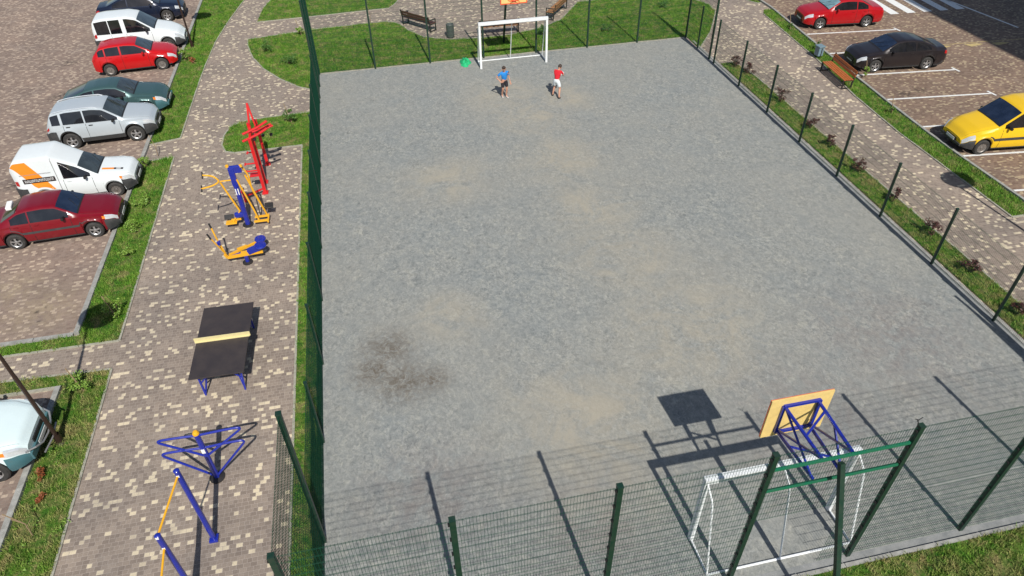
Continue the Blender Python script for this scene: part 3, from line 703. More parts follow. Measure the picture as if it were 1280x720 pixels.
    # wheels
    for wx in wh:
        for side in (-1, 1):
            cx, cy = (wx - ax) * s, side * (Wd - .09) * s; r_ = RR * s; hw = .095 * s
            tm = MB().lathe([(r_ * .62, -hw), (r_ * .9, -hw), (r_, -hw * .6), (r_, hw * .6), (r_ * .9, hw), (r_ * .62, hw), (r_ * .60, hw * .5), (r_ * .60, -hw * .5), (r_ * .62, -hw)], (0, 0, 0), 'y', 28)
            wo = MB(); wo.v = [(a + cx, b_ + cy, c_ + r_) for a, b_, c_ in tm.v]; wo.f = tm.f
            wh_o = wo.build('wheel', M['rubber'], root, True)
            rm_ = MB(); o_ = side * hw
            rm_.lathe([(0, o_ * .85), (r_ * .14, o_ * .85), (r_ * .2, o_ * .6), (r_ * .2, o_ * .5)], (cx, cy, r_), 'y', 14)
            rm_.lathe([(r_ * .53, o_ * .7), (r_ * .64, o_ * .98), (r_ * .66, o_ * .9)], (cx, cy, r_), 'y', 24)
            for i in range(5 if rimm == 'rim' else 9):
                t = 2 * math.pi * i / (5 if rimm == 'rim' else 9) + .3
                d = Vector((math.cos(t), 0, math.sin(t))); n_ = Vector((-math.sin(t), 0, math.cos(t))); c0 = Vector((cx, cy + o_ * .72, r_))
                wa, wb = (.085, .12) if rimm == 'rim' else (.11, .17)
                rm_.add([c0 + d * r_ * .15 - n_ * r_ * wa, c0 + d * r_ * .60 - n_ * r_ * wb, c0 + d * r_ * .60 + n_ * r_ * wb, c0 + d * r_ * .15 + n_ * r_ * wa], [(0, 1, 2, 3)])
            rm_.build('rim', M[rimm], wh_o, True)
            MB().lathe([(0, o_ * .3), (r_ * .6, o_ * .3)], (cx, cy, r_), 'y', 18).build('brake_disc', M['black'], wh_o)
    if fx: fx(root, S, nrm, patch, s, ax, L)
    return root

P_ = {}
P_['darkred'] = carpaint('dark_red_car_paint', (.175, .001, .008)); P_['white'] = carpaint('white_car_paint', (.74, .78, .78))
P_['silver'] = carpaint('silver_blue_car_paint', (.52, .57, .60), .25, .35); P_['green'] = carpaint('grey_green_car_paint', (.055, .115, .115), .35, .35)
P_['red'] = carpaint('bright_red_car_paint', (.48, .003, .005)); P_['navy'] = carpaint('navy_car_paint', (.008, .014, .035), .2)
P_['teal'] = carpaint('pale_teal_car_paint', (.70, .82, .82), .05, .35); P_['red2'] = carpaint('crimson_car_paint', (.38, .002, .006))
P_['charcoal'] = carpaint('charcoal_car_paint', (.022, .017, .019), .3); P_['yellow'] = carpaint('yellow_car_paint', (.80, .50, .012))
LG = 'cars parked along the left kerb'; RG = 'cars parked in the right car park'

def fx_taxi(root, S, nrm, patch, s, ax, L):
    p = S(1.12, 9, 1) 
    MB().box((p.x - .1, -.1, p.z + .10), (.16, .42, .10), rz=R(6)).build('roof_sign', M['decal_white'], root, bevel=.02)
    MB().box((p.x - .01, -.13, p.z + .105), (.006, .26, .045), rz=R(6)).build('sign_lettering', M['decal_grey'], root)
    patch(.95, 1.01, 5.12, 5.8, .007, 'window_pillar', P_['darkred'], nx=1)
def fx_van(root, S, nrm, patch, s, ax, L):
    def par(a, c_):   # slanted orange band: top at the rear, foot further forward
        z = .66 + (1.84 - .66) * (1 - c_); xx = .10 + .58 * (1 - a) + (.66) * c_
        q = 5 + (z - .99) / .87 if z > .99 else (4 + (z - .89) / .1 if z > .89 else 3 + (z - .5) / .39); return xx, q
    patch(0, 1, 0, 1, .006, 'orange_stripe', M['decal_orange'], sides=(-1,), fn=par, nx=10, nq=24)
    patch(.34, 1.46, 5.0, 5.22, .010, 'name_band', M['decal_black'], sides=(-1,), nx=8, nq=2)
    mb = MB(); xx = .40
    while xx < 1.38:   # light lettering, too small to read
        w_ = rnd.choice((.034, .044, .052))
        for (xa, xb, qa, qb) in ((xx, xx + .010, 5.05, 5.17), (xx, xx + w_, 5.14, 5.17) if rnd.random() < .5 else (xx, xx + w_, 5.05, 5.08), (xx + w_ - .008, xx + w_, 5.05, 5.17)):
            mb.add([S(a, q, -1) + nrm(a, q, -1) * .013 for a, q in ((xa, qa), (xb, qa), (xb, qb), (xa, qb))], [(0, 1, 2, 3)])
        xx += w_ + .016
    mb.build('name_lettering', M['decal_white'], root)
    mb = MB(); xx = .30
    while xx < 1.36:
        mb.add([S(a, q, -1) + nrm(a, q, -1) * .010 for a, q in ((xx, 5.38), (xx + .022, 5.38), (xx + .022, 5.43), (xx, 5.43))], [(0, 1, 2, 3)]); xx += .044
    mb.build('small_lettering', M['decal_grey'], root)
    patch(1.52, 1.545, 3.0, 6.9, .004, 'box_seam', M['decal_grey'], nx=1, nq=20)
    # stripe and badge on the bonnet
    zs = lambda xx: S(xx, 8.3, -1)
    for x0, x1, nm, mt_ in ((3.0, 3.42, 'bonnet_stripe', 'decal_orange'), (3.42, 3.74, 'bonnet_badge', 'decal_black')):
        patch(x0, x1, 7.9, 8.25, .006, nm, M[mt_], sides=(-1,), nx=6, nq=2)
    patch(3.50, 3.66, 7.98, 8.16, .009, 'bonnet_lettering', M['decal_white'], sides=(-1,), nx=2, nq=1)
def fx_rails(root, S, nrm, patch, s, ax, L):
    for side in (-1, 1):
        MB().path([S(xx, 6.9, side) + Vector((0, 0, .03 if .4 < xx < 2.1 else .0)) for xx in (.35, .45, .8, 1.2, 1.6, 2.0, 2.15)], .014, 6).build('roof_rail', M['headlamp'], root, True)
def fx_bar(root, S, nrm, patch, s, ax, L):
    xf = (L - ax) * s
    MB().path([(xf - .05, -.62, .62), (xf + .12, -.50, .60), (xf + .17, -.3, .50), (xf + .18, 0, .46), (xf + .17, .3, .50), (xf + .12, .50, .60), (xf - .05, .62, .62)], .022, 8).build('bull_bar', M['rim'], root, True)
    MB().path([(xf + .16, -.42, .30), (xf + .20, 0, .28), (xf + .16, .42, .30)], .02, 8).build('bull_bar', M['rim'], root, True)
    for yy in (-.2, .0, .2): MB().box((-1.25, yy, 1.34), (.3, .05, .02)).build('roof_vent', M['black'], root)
def fx_side(root, S, nrm, patch, s, ax, L):
    patch(.95, L - .95, 3.2, 3.45, .008, 'side_moulding', M['trim'], nx=40, nq=1)

make_car('sedan', 'dark red sedan with a white roof sign, parked nearest the white van', -6.90, -10.17, R(3.4), P_['darkred'], s=.865, bumper='trim', amber=True, fx=lambda *a: (fx_taxi(*a), fx_side(*a)), grp=LG, screen='screen_dark')
make_car('pickup_van', 'white boxy van with orange stripe and black name band on its side', -6.74, -7.80, R(1.5), P_['white'], s=.86, bumper='trim', name='parked_van', cat='van', fx=fx_van, grp=LG, rimm='steelrim', screen='screen', amber=True)
make_car('suv', 'silver blue compact SUV with roof rails and dark lower trim', -6.80, -3.82, R(2), P_['silver'], s=.895, lower='trim', bumper='trim', fx=fx_rails, grp=LG, screen='screen')
make_car('liftback', 'grey green liftback with amber indicator, parked behind the silver SUV', -6.78, -1.66, R(1.5), P_['green'], s=.92, bumper='trim_teal', grp=LG, amber=True, screen='screen')
make_car('hatch', 'bright red hatchback at the left kerb beside the white passenger van', -6.99, 3.00, R(4.8), P_['red'], s=.875, grp=LG, rimm='steelrim')
make_car('mpv', 'white passenger van with long side windows by the upper lamp post', -7.02, 5.38, R(3), P_['white'], s=.93, bumper='trim', grp=LG, name='parked_van', cat='van', rimm='steelrim')
make_car('sedan2', 'navy blue sedan at the top edge, topmost of the left row', -7.72, 9.55, R(3), P_['navy'], s=.90, grp=LG)
make_car('suv', 'pale teal off-roader with chrome nose bar under the lower left lamp', -6.85, -19.25, R(0), P_['teal'], s=.93, lower='trim_teal', bumper='trim_teal', fx=fx_bar, grp=LG, amber=True, screen='screen_dark')
make_car('sedan', 'bright red sedan parked beside the zebra crossing', 24.10, .12, R(180 - 7), P_['red2'], s=.905, grp=RG, screen='screen_sky_tone')
make_car('sedan2', 'charcoal black sedan parked in front of the orange park bench', 23.64, -5.03, R(180 - 6.4), P_['charcoal'], s=.868, grp=RG, screen='screen_dark')
make_car('mpv', 'yellow passenger van with dark bumpers at the right edge', 23.10, -12.15, R(180 - 6.5), P_['yellow'], s=.90, bumper='trim', grp=RG, name='parked_van', cat='van', fx=fx_side, rimm='steelrim', screen='screen_dark')

# ------------------------------------------------------------------ street lamps
def lamp(x, y, label):
    t = thing('street_lamp', label, 'street lamp', (x, y, 0), 0, 'dark street lamps')
    MB().tube((0, 0, 0), (0, 0, 2.2), .048, 12, .043).tube((0, 0, 2.2), (0, 0, 4.35), .038, 12, .032).build('pole', M['pole'], t, True)
    MB().lathe([(.0, .0), (.12, 0), (.12, .02), (.078, .05), (.078, .3)], n=14).build('base_plate', M['pole'], t, True)
    hx = .24
    MB().tube((0, 0, 4.33), (hx, 0, 4.62), .035, 8).tube((0, 0, 4.2), (0, 0, 4.5), .05, 8).build('bracket', M['pole'], t, True)
    MB().lathe([(0, .16), (.2, .15), (.42, .08), (.52, .0), (.50, -.03), (0, -.03)], (hx, .05, 4.72), n=24).build('lamp_shade', M['pole'], t, True)
    MB().lathe([(0, -.14), (.16, -.12), (.22, -.035)], (hx, .05, 4.72), n=18).build('lamp_glass', M['lampglass'], t, True)
lamp(-5.85, -19.19, 'dark lamp post leaning into view beside the pale teal off-roader')
lamp(-6.0, 4.77, 'dark lamp post on the grass verge by the white passenger van')
lamp(21.25, -18.55, 'dark lamp post standing past the right edge, casting shade on the path')

# ------------------------------------------------------------------ benches
def bench(loc, rz, label, L=1.95, wood='wood', D=.42):
    """seat faces -y in its own frame"""
    t = thing('park_bench', label, 'bench', (*loc, 0), rz, 'park benches')
    for i in range(4): MB().box((0, -D / 2 + .05 + i * (D - .1) / 3, .40), (L, .088, .03)).build('seat_slat', M[wood], t, bevel=.005)
    for i in range(2): MB().box((0, D / 2 + .03 + i * .03, .55 + i * .14), (L, .03, .11), rx=R(-12)).build('back_slat', M[wood], t, bevel=.005)
    for sx in (-1, 1):
        x = sx * (L / 2 - .03)
        fr = MB()
        fr.tube((x, -D / 2 + .02, 0), (x, -D / 2 + .02, .39), .024, square=True).tube((x, D / 2 - .02, 0), (x, D / 2 - .0, .42), .024, square=True)
        fr.tube((x, D / 2, .40), (x, D / 2 + .1, .78), .024, square=True).tube((x, -D / 2 + .0, .37), (x, D / 2, .37), .022, square=True).tube((x, -D / 2 + .0, .03), (x, D / 2, .03), .022, square=True)
        if wood != 'wood': fr.tube((x, -D / 2, .58), (x, D / 2 + .03, .58), .02, square=True).tube((x, -D / 2 + .02, .38), (x, -D / 2 + .02, .58), .02, square=True)
        fr.build('frame', M['iron'], t)
bench((21.60, -6.0), R(-95), 'orange brown slatted bench on the right path facing the court', L=1.95)
bench((4.98, 4.62), R(180 - 50), 'wooden bench coloured in a shaded tone left of the grey bin on the far plaza', wood='wood_shade_tone')
bench((8.72, 2.86), R(180 - 2), 'wooden bench coloured in a sunlit tone right behind the far goal', wood='wood_sun_tone')
bench((12.15, 4.72), R(-130 + 4), 'orange wooden bench on the right rim of the far plaza', wood='wood_sun_tone')

# bins
t = thing('litter_bin', 'grey cylindrical litter bin between the benches on the far plaza', 'bin', (6.32, 2.95, 0))
MB().lathe([(0, .02), (.17, .02), (.19, .1), (.19, .62), (.17, .64), (.16, .60), (0, .5)], n=20).build('drum', M['binmetal'], t, True)
MB().lathe([(0.0, 0), (.2, 0), (.2, .02), (.0, .02)], n=18).build('foot', M['iron'], t)
t = thing('litter_bin', 'small blue grey litter bin beside the orange brown bench', 'bin', (22.1, -3.75, 0), R(5))
MB().box((0, 0, .34), (.26, .30, .40)).build('bin_body', M['binblue'], t, bevel=.02)
MB().box((0, 0, .56), (.32, .36, .05)).build('lid', M['binblue'], t, bevel=.015)
for sx in (-1, 1): MB().tube((0, sx * .17, 0), (0, sx * .17, .5), .015, 6).build('leg', M['iron'], t)

# ------------------------------------------------------------------ table tennis table
t = thing('table_tennis_table', 'black outdoor table tennis table with pale yellow net board on blue legs', 'table tennis table', (-2.28, -17.37, 0), R(-1.5))
MB().box((0, .632, .745), (1.25, 1.258, .03)).build('table_top', M['table'], t, bevel=.004)
MB().box((0, -.632, .745), (1.25, 1.258, .03)).build('table_top', M['table'], t, bevel=.004)
MB().box((0, 0, .81), (1.33, .022, .13)).box((0, 0, .765), (1.30, .10, .012)).build('net_board', M['netwood'], t)
for sy in (-1, 1):
    for sx in (-1, 1):
        MB().tube((sx * .46, sy * 1.10, 0), (sx * .50, sy * 1.02, .73), .02, square=True).tube((sx * .46, sy * 1.10, .03), (sx * .28, sy * .75, .72), .014, square=True).tube((sx * .48, sy * 1.06, .38), (sx * .12, sy * 1.0, .72), .014, square=True).build('leg', M['blue'], t)
MB().tube((-.5, 1.0, .71), (-.5, -1.0, .71), .018, square=True).tube((.5, 1.0, .71), (.5, -1.0, .71), .018, square=True).tube((-.5, 1.0, .70), (.5, 1.0, .70), .018, square=True).tube((-.5, -1.0, .70), (.5, -1.0, .70), .018, square=True).build('under_frame', M['blue'], t)

# ------------------------------------------------------------------ exercise equipment
def rounded(pts, rad=.12, n=5):
    """polyline with its inner corners rounded"""
    pts = [Vector(p) for p in pts]; out = [pts[0]]
    for a, p, b_ in zip(pts, pts[1:], pts[2:]):
        r_ = min(rad, (a - p).length * .45, (b_ - p).length * .45)
        s0 = p + (a - p).normalized() * r_; s1 = p + (b_ - p).normalized() * r_
        for i in range(n + 1):
            t_ = i / n; out.append(s0 * (1 - t_) ** 2 + p * 2 * t_ * (1 - t_) + s1 * t_ ** 2)
    out.append(pts[-1]); return out
t = thing('dip_station', 'blue exercise post with rounded triangular side loops and yellow cap', 'exercise machine', (-2.25, -20.96, 0))
MB().tube((0, 0, .03), (0, 0, 1.52), .058, 14).build('post', M['blue'], t, True)
MB().lathe([(0, .0), (.16, 0), (.16, .03), (.08, .05), (0, .05)], n=20).build('foot_disc', M['iron'], t, True)
MB().lathe([(0, .07), (.04, .06), (.068, .02), (.068, -.02)], (0, 0, 1.53), n=16).build('cap', M['yellow'], t, True)
MB().box((0, -.058, 1.0), (.07, .012, .12)).build('sticker', M['decal_white'], t)
for sx, X in ((-1, -.82), (1, .92)):
    for z1, z0, X in ((1.46, .80, X), (1.05, .10, X - .04)):
        dz = 0.0
        MB().path(rounded([(sx * .04, .0, z1), (X * .55, 0, z1 + .03), (X, 0, z1 + .03), (sx * .04, 0, z0)], .30, 9), .026, 10).build('loop', M['blue'], t, True)
t = thing('horizontal_bars', 'stepped blue posts with yellow pull-up bars by the bottom edge', 'pull-up bars', (-2.16, -22.46, 0))
p2 = (-.22, -1.10)
for (px, py, h) in ((0, 0, 2.34), (p2[0], p2[1], 2.10), (-.20, -2.35, 1.6)):
    MB().tube((px, py, 0), (px, py, h), .052, 12).build('post', M['blue'], t, True)
    MB().box((px, py, .03), (.17, .17, .06)).build('foot', M['blue'], t, bevel=.01)
    MB().lathe([(0, .03), (.035, .02), (.056, 0)], (px, py, h), n=12).build('cap', M['blue'], t, True)
for a, b_ in (((0, 0, 2.22), (p2[0], p2[1], 2.08)), ((p2[0], p2[1], 1.75), (-.20, -2.35, 1.55))):
    MB().tube(a, b_, .020, 8).build('bar', M['yellow'], t, True)
    for q in (a, b_): MB().box((q[0], q[1] - .03, q[2]), (.05, .05, .05)).build('collar', M['decal_white'], t)

# blue and yellow double cross trainer
t = thing('cross_trainer', 'blue and yellow double exercise machine with curved handlebars and pedals', 'exercise machine', (-2.28, -11.3, 0), 0)
MB().tube((0, 0, .02), (0, .0, 1.5), .080, 14).build('post', M['blue'], t, True)
MB().lathe([(0, .0), (.17, 0), (.17, .03), (.09, .05), (0, .05)], n=20).build('foot_disc', M['iron'], t, True)
MB().box((0, 0, 1.78), (.17, .12, .62)).box((.12, 0, 2.02), (.36, .10, .24)).build('head_panel', M['blue'], t, bevel=.02)
MB().box((0, -.06, 1.28), (.10, .03, .22)).build('sticker', M['decal_white'], t)
for sx, z in ((-.08, 2.16), (.3, 2.12)): MB().lathe([(0, .05), (.045, .03), (.055, -.03)], (sx, 0, z), n=12).build('cap', M['yellow'], t, True)
MB().path(rounded([(-.95, -.22, 1.62), (-.62, -.12, 1.62), (-.42, .02, 1.66), (-.62, .26, 1.74), (-.92, .30, 1.78)], .15), .026, 8).tube((-.42, .02, 1.66), (-.05, .02, 1.66), .022, 8).build('handlebar', M['yellow'], t, True)
for yy, zz in ((-.22, 1.62), (.30, 1.78)): MB().tube((-.93, yy - .09, zz - .06), (-.93, yy + .09, zz + .06), .022, 8).build('grip', M['black'], t)
MB().tube((-.42, .02, 1.62), (-.12, 0, .55), .030, 8).tube((-.12, 0, .55), (-.40, -.05, .22), .022, 8).build('swing_arm', M['yellow'], t, True)
MB().box((-.46, -.04, .20), (.34, .22, .035)).box((-.30, .0, .26), (.3, .06, .06)).build('pedal', M['yellow'], t, bevel=.01)
MB().box((-.52, .10, .32), (.28, .16, .04), rx=R(35)).build('pad', M['black'], t, bevel=.01)
MB().box((-.14, 0, .42), (.34, .12, .16)).build('hub_housing', M['blue'], t, bevel=.03)
for yy in (-.10, .12):
    MB().path(rounded([(.20 + yy, yy, 1.72), (.42 + yy, yy, .60), (.50 + yy, yy * 1.4, .16)], .1), .029, 8).build('swing_arm', M['yellow'], t, True)
MB().path(rounded([(.30, .1, 2.05), (.42, .12, 1.7), (.40, .12, 1.2), (.55, .18, .45)], .12), .027, 8).build('swing_arm', M['yellow'], t, True)
MB().box((.44, -.12, .17), (.42, .10, .04)).box((.44, .14, .17), (.42, .10, .04)).box((.66, .0, .16), (.05, .46, .05)).build('pedal', M['yellow'], t, bevel=.01)
MB().box((.72, .32, .42), (.26, .20, .05), rx=R(25)).tube((.5, .22, .3), (.74, .32, .42), .02, 6).build('pad', M['black'], t, bevel=.01)
MB().path(rounded([(.38, .30, .05), (.40, .32, .75), (.55, .34, .9), (.56, .36, .4)], .1), .018, 8).build('side_stand', M['trim'], t, True)

t = thing('leg_press', 'low yellow and blue seated exercise machine nearest the table', 'exercise machine', (-2.15, -13.31, 0))
MB().lathe([(0, .0), (.15, 0), (.15, .03), (.08, .05), (0, .05)], n=20).build('foot_disc', M['iron'], t, True)
MB().tube((0, 0, .02), (0, 0, .24), .06, 12).build('post', M['blue'], t, True)
MB().tube((-.52, .02, .26), (.50, .04, .30), .036, square=True).tube((-.52, .02, .26), (-.56, .0, .40), .034, square=True).build('main_beam', M['yellow'], t)
MB().tube((-.48, .10, .28), (.36, .50, .36), .030, square=True).box((-.1, .29, .34), (.3, .10, .07), rz=R(25)).box((.05, .04, .345), (.34, .10, .06)).build('side_beam', M['yellow'], t)
MB().path(rounded([(-.52, .04, .28), (-.62, .08, .75), (-.66, .06, 1.05), (-.70, .12, 1.28)], .1), .024, 8).path(rounded([(-.50, .04, .28), (-.64, -.10, .8), (-.74, -.14, 1.10)], .1), .02, 8).build('handle_column', M['yellow'], t, True)
for a, b_ in (((-.70, .12, 1.26), (-.74, .16, 1.42)), ((-.74, -.14, 1.08), (-.80, -.13, 1.26))): MB().tube(a, b_, .026, 8).build('grip', M['black'], t, True)
MB().box((-.62, .04, .80), (.09, .12, .12)).build('joint', M['blue'], t, bevel=.02)
MB().lathe([(0, -.05), (.15, -.04), (.17, 0), (.15, .04), (0, .05)], (.42, .52, .42), n=20).build('seat', M['blue'], t, True)
MB().lathe([(0, -.05), (.16, -.04), (.18, 0), (.16, .04), (0, .05)], (.46, .10, .48), n=20).box((.26, .06, .40), (.36, .16, .14), ry=R(-18)).build('seat', M['blue'], t, True)
MB().tube((-.45, .06, .24), (.3, .30, .26), .03, square=True).build('cross_beam', M['blue'], t)

# red chest press frame
t = thing('chest_press', 'tall red double exercise frame standing by the small grass island', 'exercise machine', (-1.84, -8.6, 0))
for (px, py, h) in ((0, -.9, 2.05), (-.04, -.2, 2.25), (-.02, 1.05, 1.75)):
    MB().tube((px, py, 0), (px - .02, py + .02, h), .050, square=True).build('post', M['red'], t)
    MB().box((px, py, .025), (.20, .20, .05)).build('foot', M['red'], t, bevel=.01)
MB().tube((-.02, -.9, 1.95), (-.04, -.2, 2.1), .035, square=True).tube((-.04, -.2, 1.62), (-.02, 1.05, 1.6), .035, square=True).tube((-.02, -.9, .75), (-.04, -.2, .75), .03, square=True).build('cross_beam', M['red'], t)
MB().tube((-.10, .2, 2.05), (-.02, .35, 2.7), .030, square=True, r1=.03).tube((-.04, -.2, 2.05), (-.10, .2, 2.05), .03, square=True).tube((-.02, .35, 2.7), (.08, .18, 1.95), .026, square=True).build('apex_bar', M['red'], t)
for yy, zz in ((-.25, 1.95), (.25, 1.75), (.55, 1.55)):
    MB().path(rounded([(-.12, yy, zz), (.25, yy + .05, zz + .02), (.55, yy + .12, zz + .12)], .1), .040, 8).build('press_arm', M['red'], t, True)
for yy, zz in ((-.85, 2.02), (-.55, 2.12)):
    MB().path(rounded([(-.25, yy - .02, zz - .05), (.25, yy + .05, zz + .10), (.58, yy + .1, zz + .26)], .1), .042, 8).build('press_arm', M['red'], t, True)
for p in ((.12, -.82, 1.98), (.34, -.5, 2.05), (.10, .0, 1.86), (.22, .25, 1.55), (.48, .30, 1.52), (-.16, .12, 1.8)): MB().box(p, (.09, .12, .07)).build('grip', M['black'], t, bevel=.01)
for yy, zz, ln in ((-.82, .85, .42), (-.5, .95, .46), (-.15, 1.18, .36)):
    MB().tube((-.02, yy, zz), (-ln, yy, zz), .026, 8).tube((-ln, yy - .07, zz), (-ln, yy + .07, zz), .026, 8).build('foot_rest', M['red'], t, True)
MB().box((-.20, -.66, .62), (.34, .26, .04)).build('seat', M['red'], t, bevel=.01)
MB().tube((-.62, -1.3, .0), (-.62, -1.3, .42), .03, square=True).box((-.62, -1.3, .44), (.08, .26, .05)).tube((-.62, -1.3, .2), (0, -.9, .2), .024, square=True).build('side_stand', M['red'], t)

# ------------------------------------------------------------------ plants
def leaf_mesh(mb, c, rad, n, size, flat=.7, seed=0):
    q = random.Random(seed)
    for _ in range(n):
        d = Vector((q.gauss(0, 1), q.gauss(0, 1), q.gauss(0, 1))).normalized() * (q.random() ** .5) * rad
        p = Vector(c) + Vector((d.x, d.y, d.z * flat)); a = Vector((q.gauss(0, 1), q.gauss(0, 1), q.gauss(0, .6))).normalized()
        b_ = a.cross(Vector((q.gauss(0, 1), q.gauss(0, 1), q.gauss(0, 1)))).normalized(); s_ = size * q.uniform(.6, 1.3)
        mb.add([p - a * s_, p + b_ * s_ * .45, p + a * s_, p - b_ * s_ * .45], [(0, 1, 2, 3)])
def shrub(name, label, cat, loc, h, rad, leafm, n=160, size=.035, clumps=6, seed=1, grp=None, stems=5, stake=False):
    t = thing(name, label, cat, (*loc, .02), 0, grp); q = random.Random(seed); mb = MB(); sm_ = MB()
    for i in range(clumps):
        a = q.uniform(0, 6.28); rr = rad * q.uniform(.1, .85); c = (math.cos(a) * rr, math.sin(a) * rr, h * q.uniform(.35, .95))
        leaf_mesh(mb, c, rad * q.uniform(.25, .5), n // clumps, size, .7, seed * 31 + i)
        sm_.path([(0, 0, 0), (c[0] * .5, c[1] * .5, c[2] * .6), c], .006, 4)
    sm_.build('stem', M['stem'], t); mb.build('foliage', M[leafm], t)
    if stake: MB().tube((.05, -.03, 0), (.02 - .12, .06, .75), .014, 5).build('stake', M['stake'], t)
    return t
pts = [(18.05, -3.85), (18.30, -4.62), (18.28, -7.4), (18.25, -9.75), (18.22, -11.2), (18.2, -12.95), (18.2, -14.9), (18.15, -16.75), (18.12, -18.6), (18.1, -20.4)]
desc = ['dark red shrub outside the first low post past the court corner', 'dark red shrub second along the right fence from the far end', 'dark red shrub third along the right fence, level with the litter bin', 'dark red shrub fourth from the far end of the right fence strip', 'small dark red shrub between the fourth and sixth of the fence strip', 'broad dark red shrub sixth from the far end of the fence strip', 'thin open dark red shrub fourth from the near end of the strip', 'round dark red shrub third from the right picture edge by the fence', 'wide dark red shrub second from the right picture edge by the fence', 'dark red shrub nearest the right picture edge outside the fence']
for i, p in enumerate(pts):
    shrub('barberry_shrub', desc[i], 'shrub', p, .42 + .1 * rnd.random(), .26 + .08 * rnd.random() if i not in (4, 6) else .2, 'leaf_red', 420, .036, 9, 20 + i, 'dark red shrubs outside the right fence')
PL = [((-5.5, -15.05), .50, .30, 'leaf_lt', 'yellow green sapling tied to a stake at the lower corner of the verge', True),
      ((-5.75, -17.65), .42, .38, 'leaf_lt', 'bushy light green weed at the top of the lamp post lawn', True),
      ((-5.78, -9.45), .28, .28, 'leaf_lt', 'light green weed on the verge beside the dark red sedan nose', False),
      ((-5.85, -10.85), .28, .28, 'leaf_lt', 'light green weed on the verge just below the dark red sedan', False),
      ((-5.75, -12.2), .22, .22, 'leaf_lt', 'small low weed on the verge below the dark red sedan', False),
      ((-6.1, -6.75), .35, .26, 'leaf_lt', 'green tuft at the nose of the striped white van', False),
      ((-2.45, 3.25), .40, .42, 'leaf', 'dark green bush on the curved lawn left of the far corner', False),
      ((-1.35, 1.5), .34, .45, 'leaf', 'mid green bush nearer the fence on the curved lawn', False),
      ((-.9, 5.0), .42, .22, 'leaf_lt', 'yellow green sapling beside the far left corner post', True),
      ((-5.95, -20.1), .16, .16, 'leaf_rust', 'rust coloured plant on the lawn below the lamp post', False),
      ((-5.85, -20.75), .14, .14, 'leaf_rust', 'smaller rust coloured plant, second below the lamp post', False),
      ((-5.75, 2.7), .25, .2, 'leaf_rust', 'reddish plant on the verge in front of the red hatchback', False),
      ((-6.05, 3.0), .6, .22, 'leaf_lt', 'tall green weed touching the nose of the red hatchback', False),
      ((-1.15, -4.4), .55, .35, 'leaf', 'young dark green shrub behind the red exercise frame', True),
      ((13.9, 1.7), .25, .3, 'leaf', 'low green weed on the lawn right of the far goal', False),
      ((10.7, 2.0), .55, .3, 'leaf', 'loose green shrub between the far goal and the right bench', False),
      ((17.9, 4.2), .3, .35, 'leaf', 'low green bush on the lawn near the far right corner', False),
      ((22.45, -3.0), .5, .16, 'leaf', 'thin sapling on the strip behind the blue grey bin', True),
      ((22.9, -6.15), .45, .18, 'leaf_lt', 'green sapling behind the orange brown bench', True),
      ((22.62, -.3), .35, .15, 'leaf', 'small plant on the strip before the bright red sedan', True),
      ((21.9, -9.4), .3, .13, 'leaf', 'tiny seedling on the strip left of the yellow van', True)]
for i, (p, h, rad, lm, lab, stk) in enumerate(PL):
    shrub('sapling' if stk else 'leafy_plant', lab, 'sapling' if stk else 'plant', p, h, rad, lm, int(420 * rad / .3), .034, 9, 60 + i, stake=stk)
for i, (x, y, lab) in enumerate([(-5.86, -6.0, 'thin bare stick by the gap in the left verge'), (-5.75, -21.6, 'bare stick with pale base on the lower left lawn'), (2.6, 5.9, 'bare twiggy sapling on the cross path edge')]):
    t = thing('bare_sapling', lab, 'sapling', (x, y, .02)); MB().path([(0, 0, 0), (.02, .03, .4), (-.05 - (.15 if i == 1 else 0), .02, .85)], .012, 5).tube((0, 0, .3), (.15, .04, .5), .005, 4).tube((0, .02, .45), (-.16, .04, .62), .005, 4).build('stem', M['stake'], t)
# weeds and small leaves scattered over the verges
wp = []
for k, cnt in (('a', 26), ('b', 34), ('c', 30), ('n', 40), ('e', 30), ('s', 14)):
    P = np.array(lawns[k]); x0, y0 = np.maximum(P.min(0), (-9, -27)); x1, y1 = np.minimum(P.max(0), (21, 11)); c_ = 0
    mb = MB()
    for _ in range(cnt * 12):
        x, y = rs.uniform(x0, x1), rs.uniform(y0, y1)
        if inside(lawns[k], np.array([x]), np.array([y]))[0]:
            leaf_mesh(mb, (x, y, .06), rs.uniform(.05, .13), 26, .026, .4, int(x * 1000) % 9999); c_ += 1
            if c_ >= cnt: break
    o = mb.build('weeds', M['leaf'] if k in 'anp' else M['leaf_lt']); o['kind'] = 'stuff'; o['label'] = 'low broad leaved weeds in the ' + glab[k][:50]; o['category'] = 'weeds'

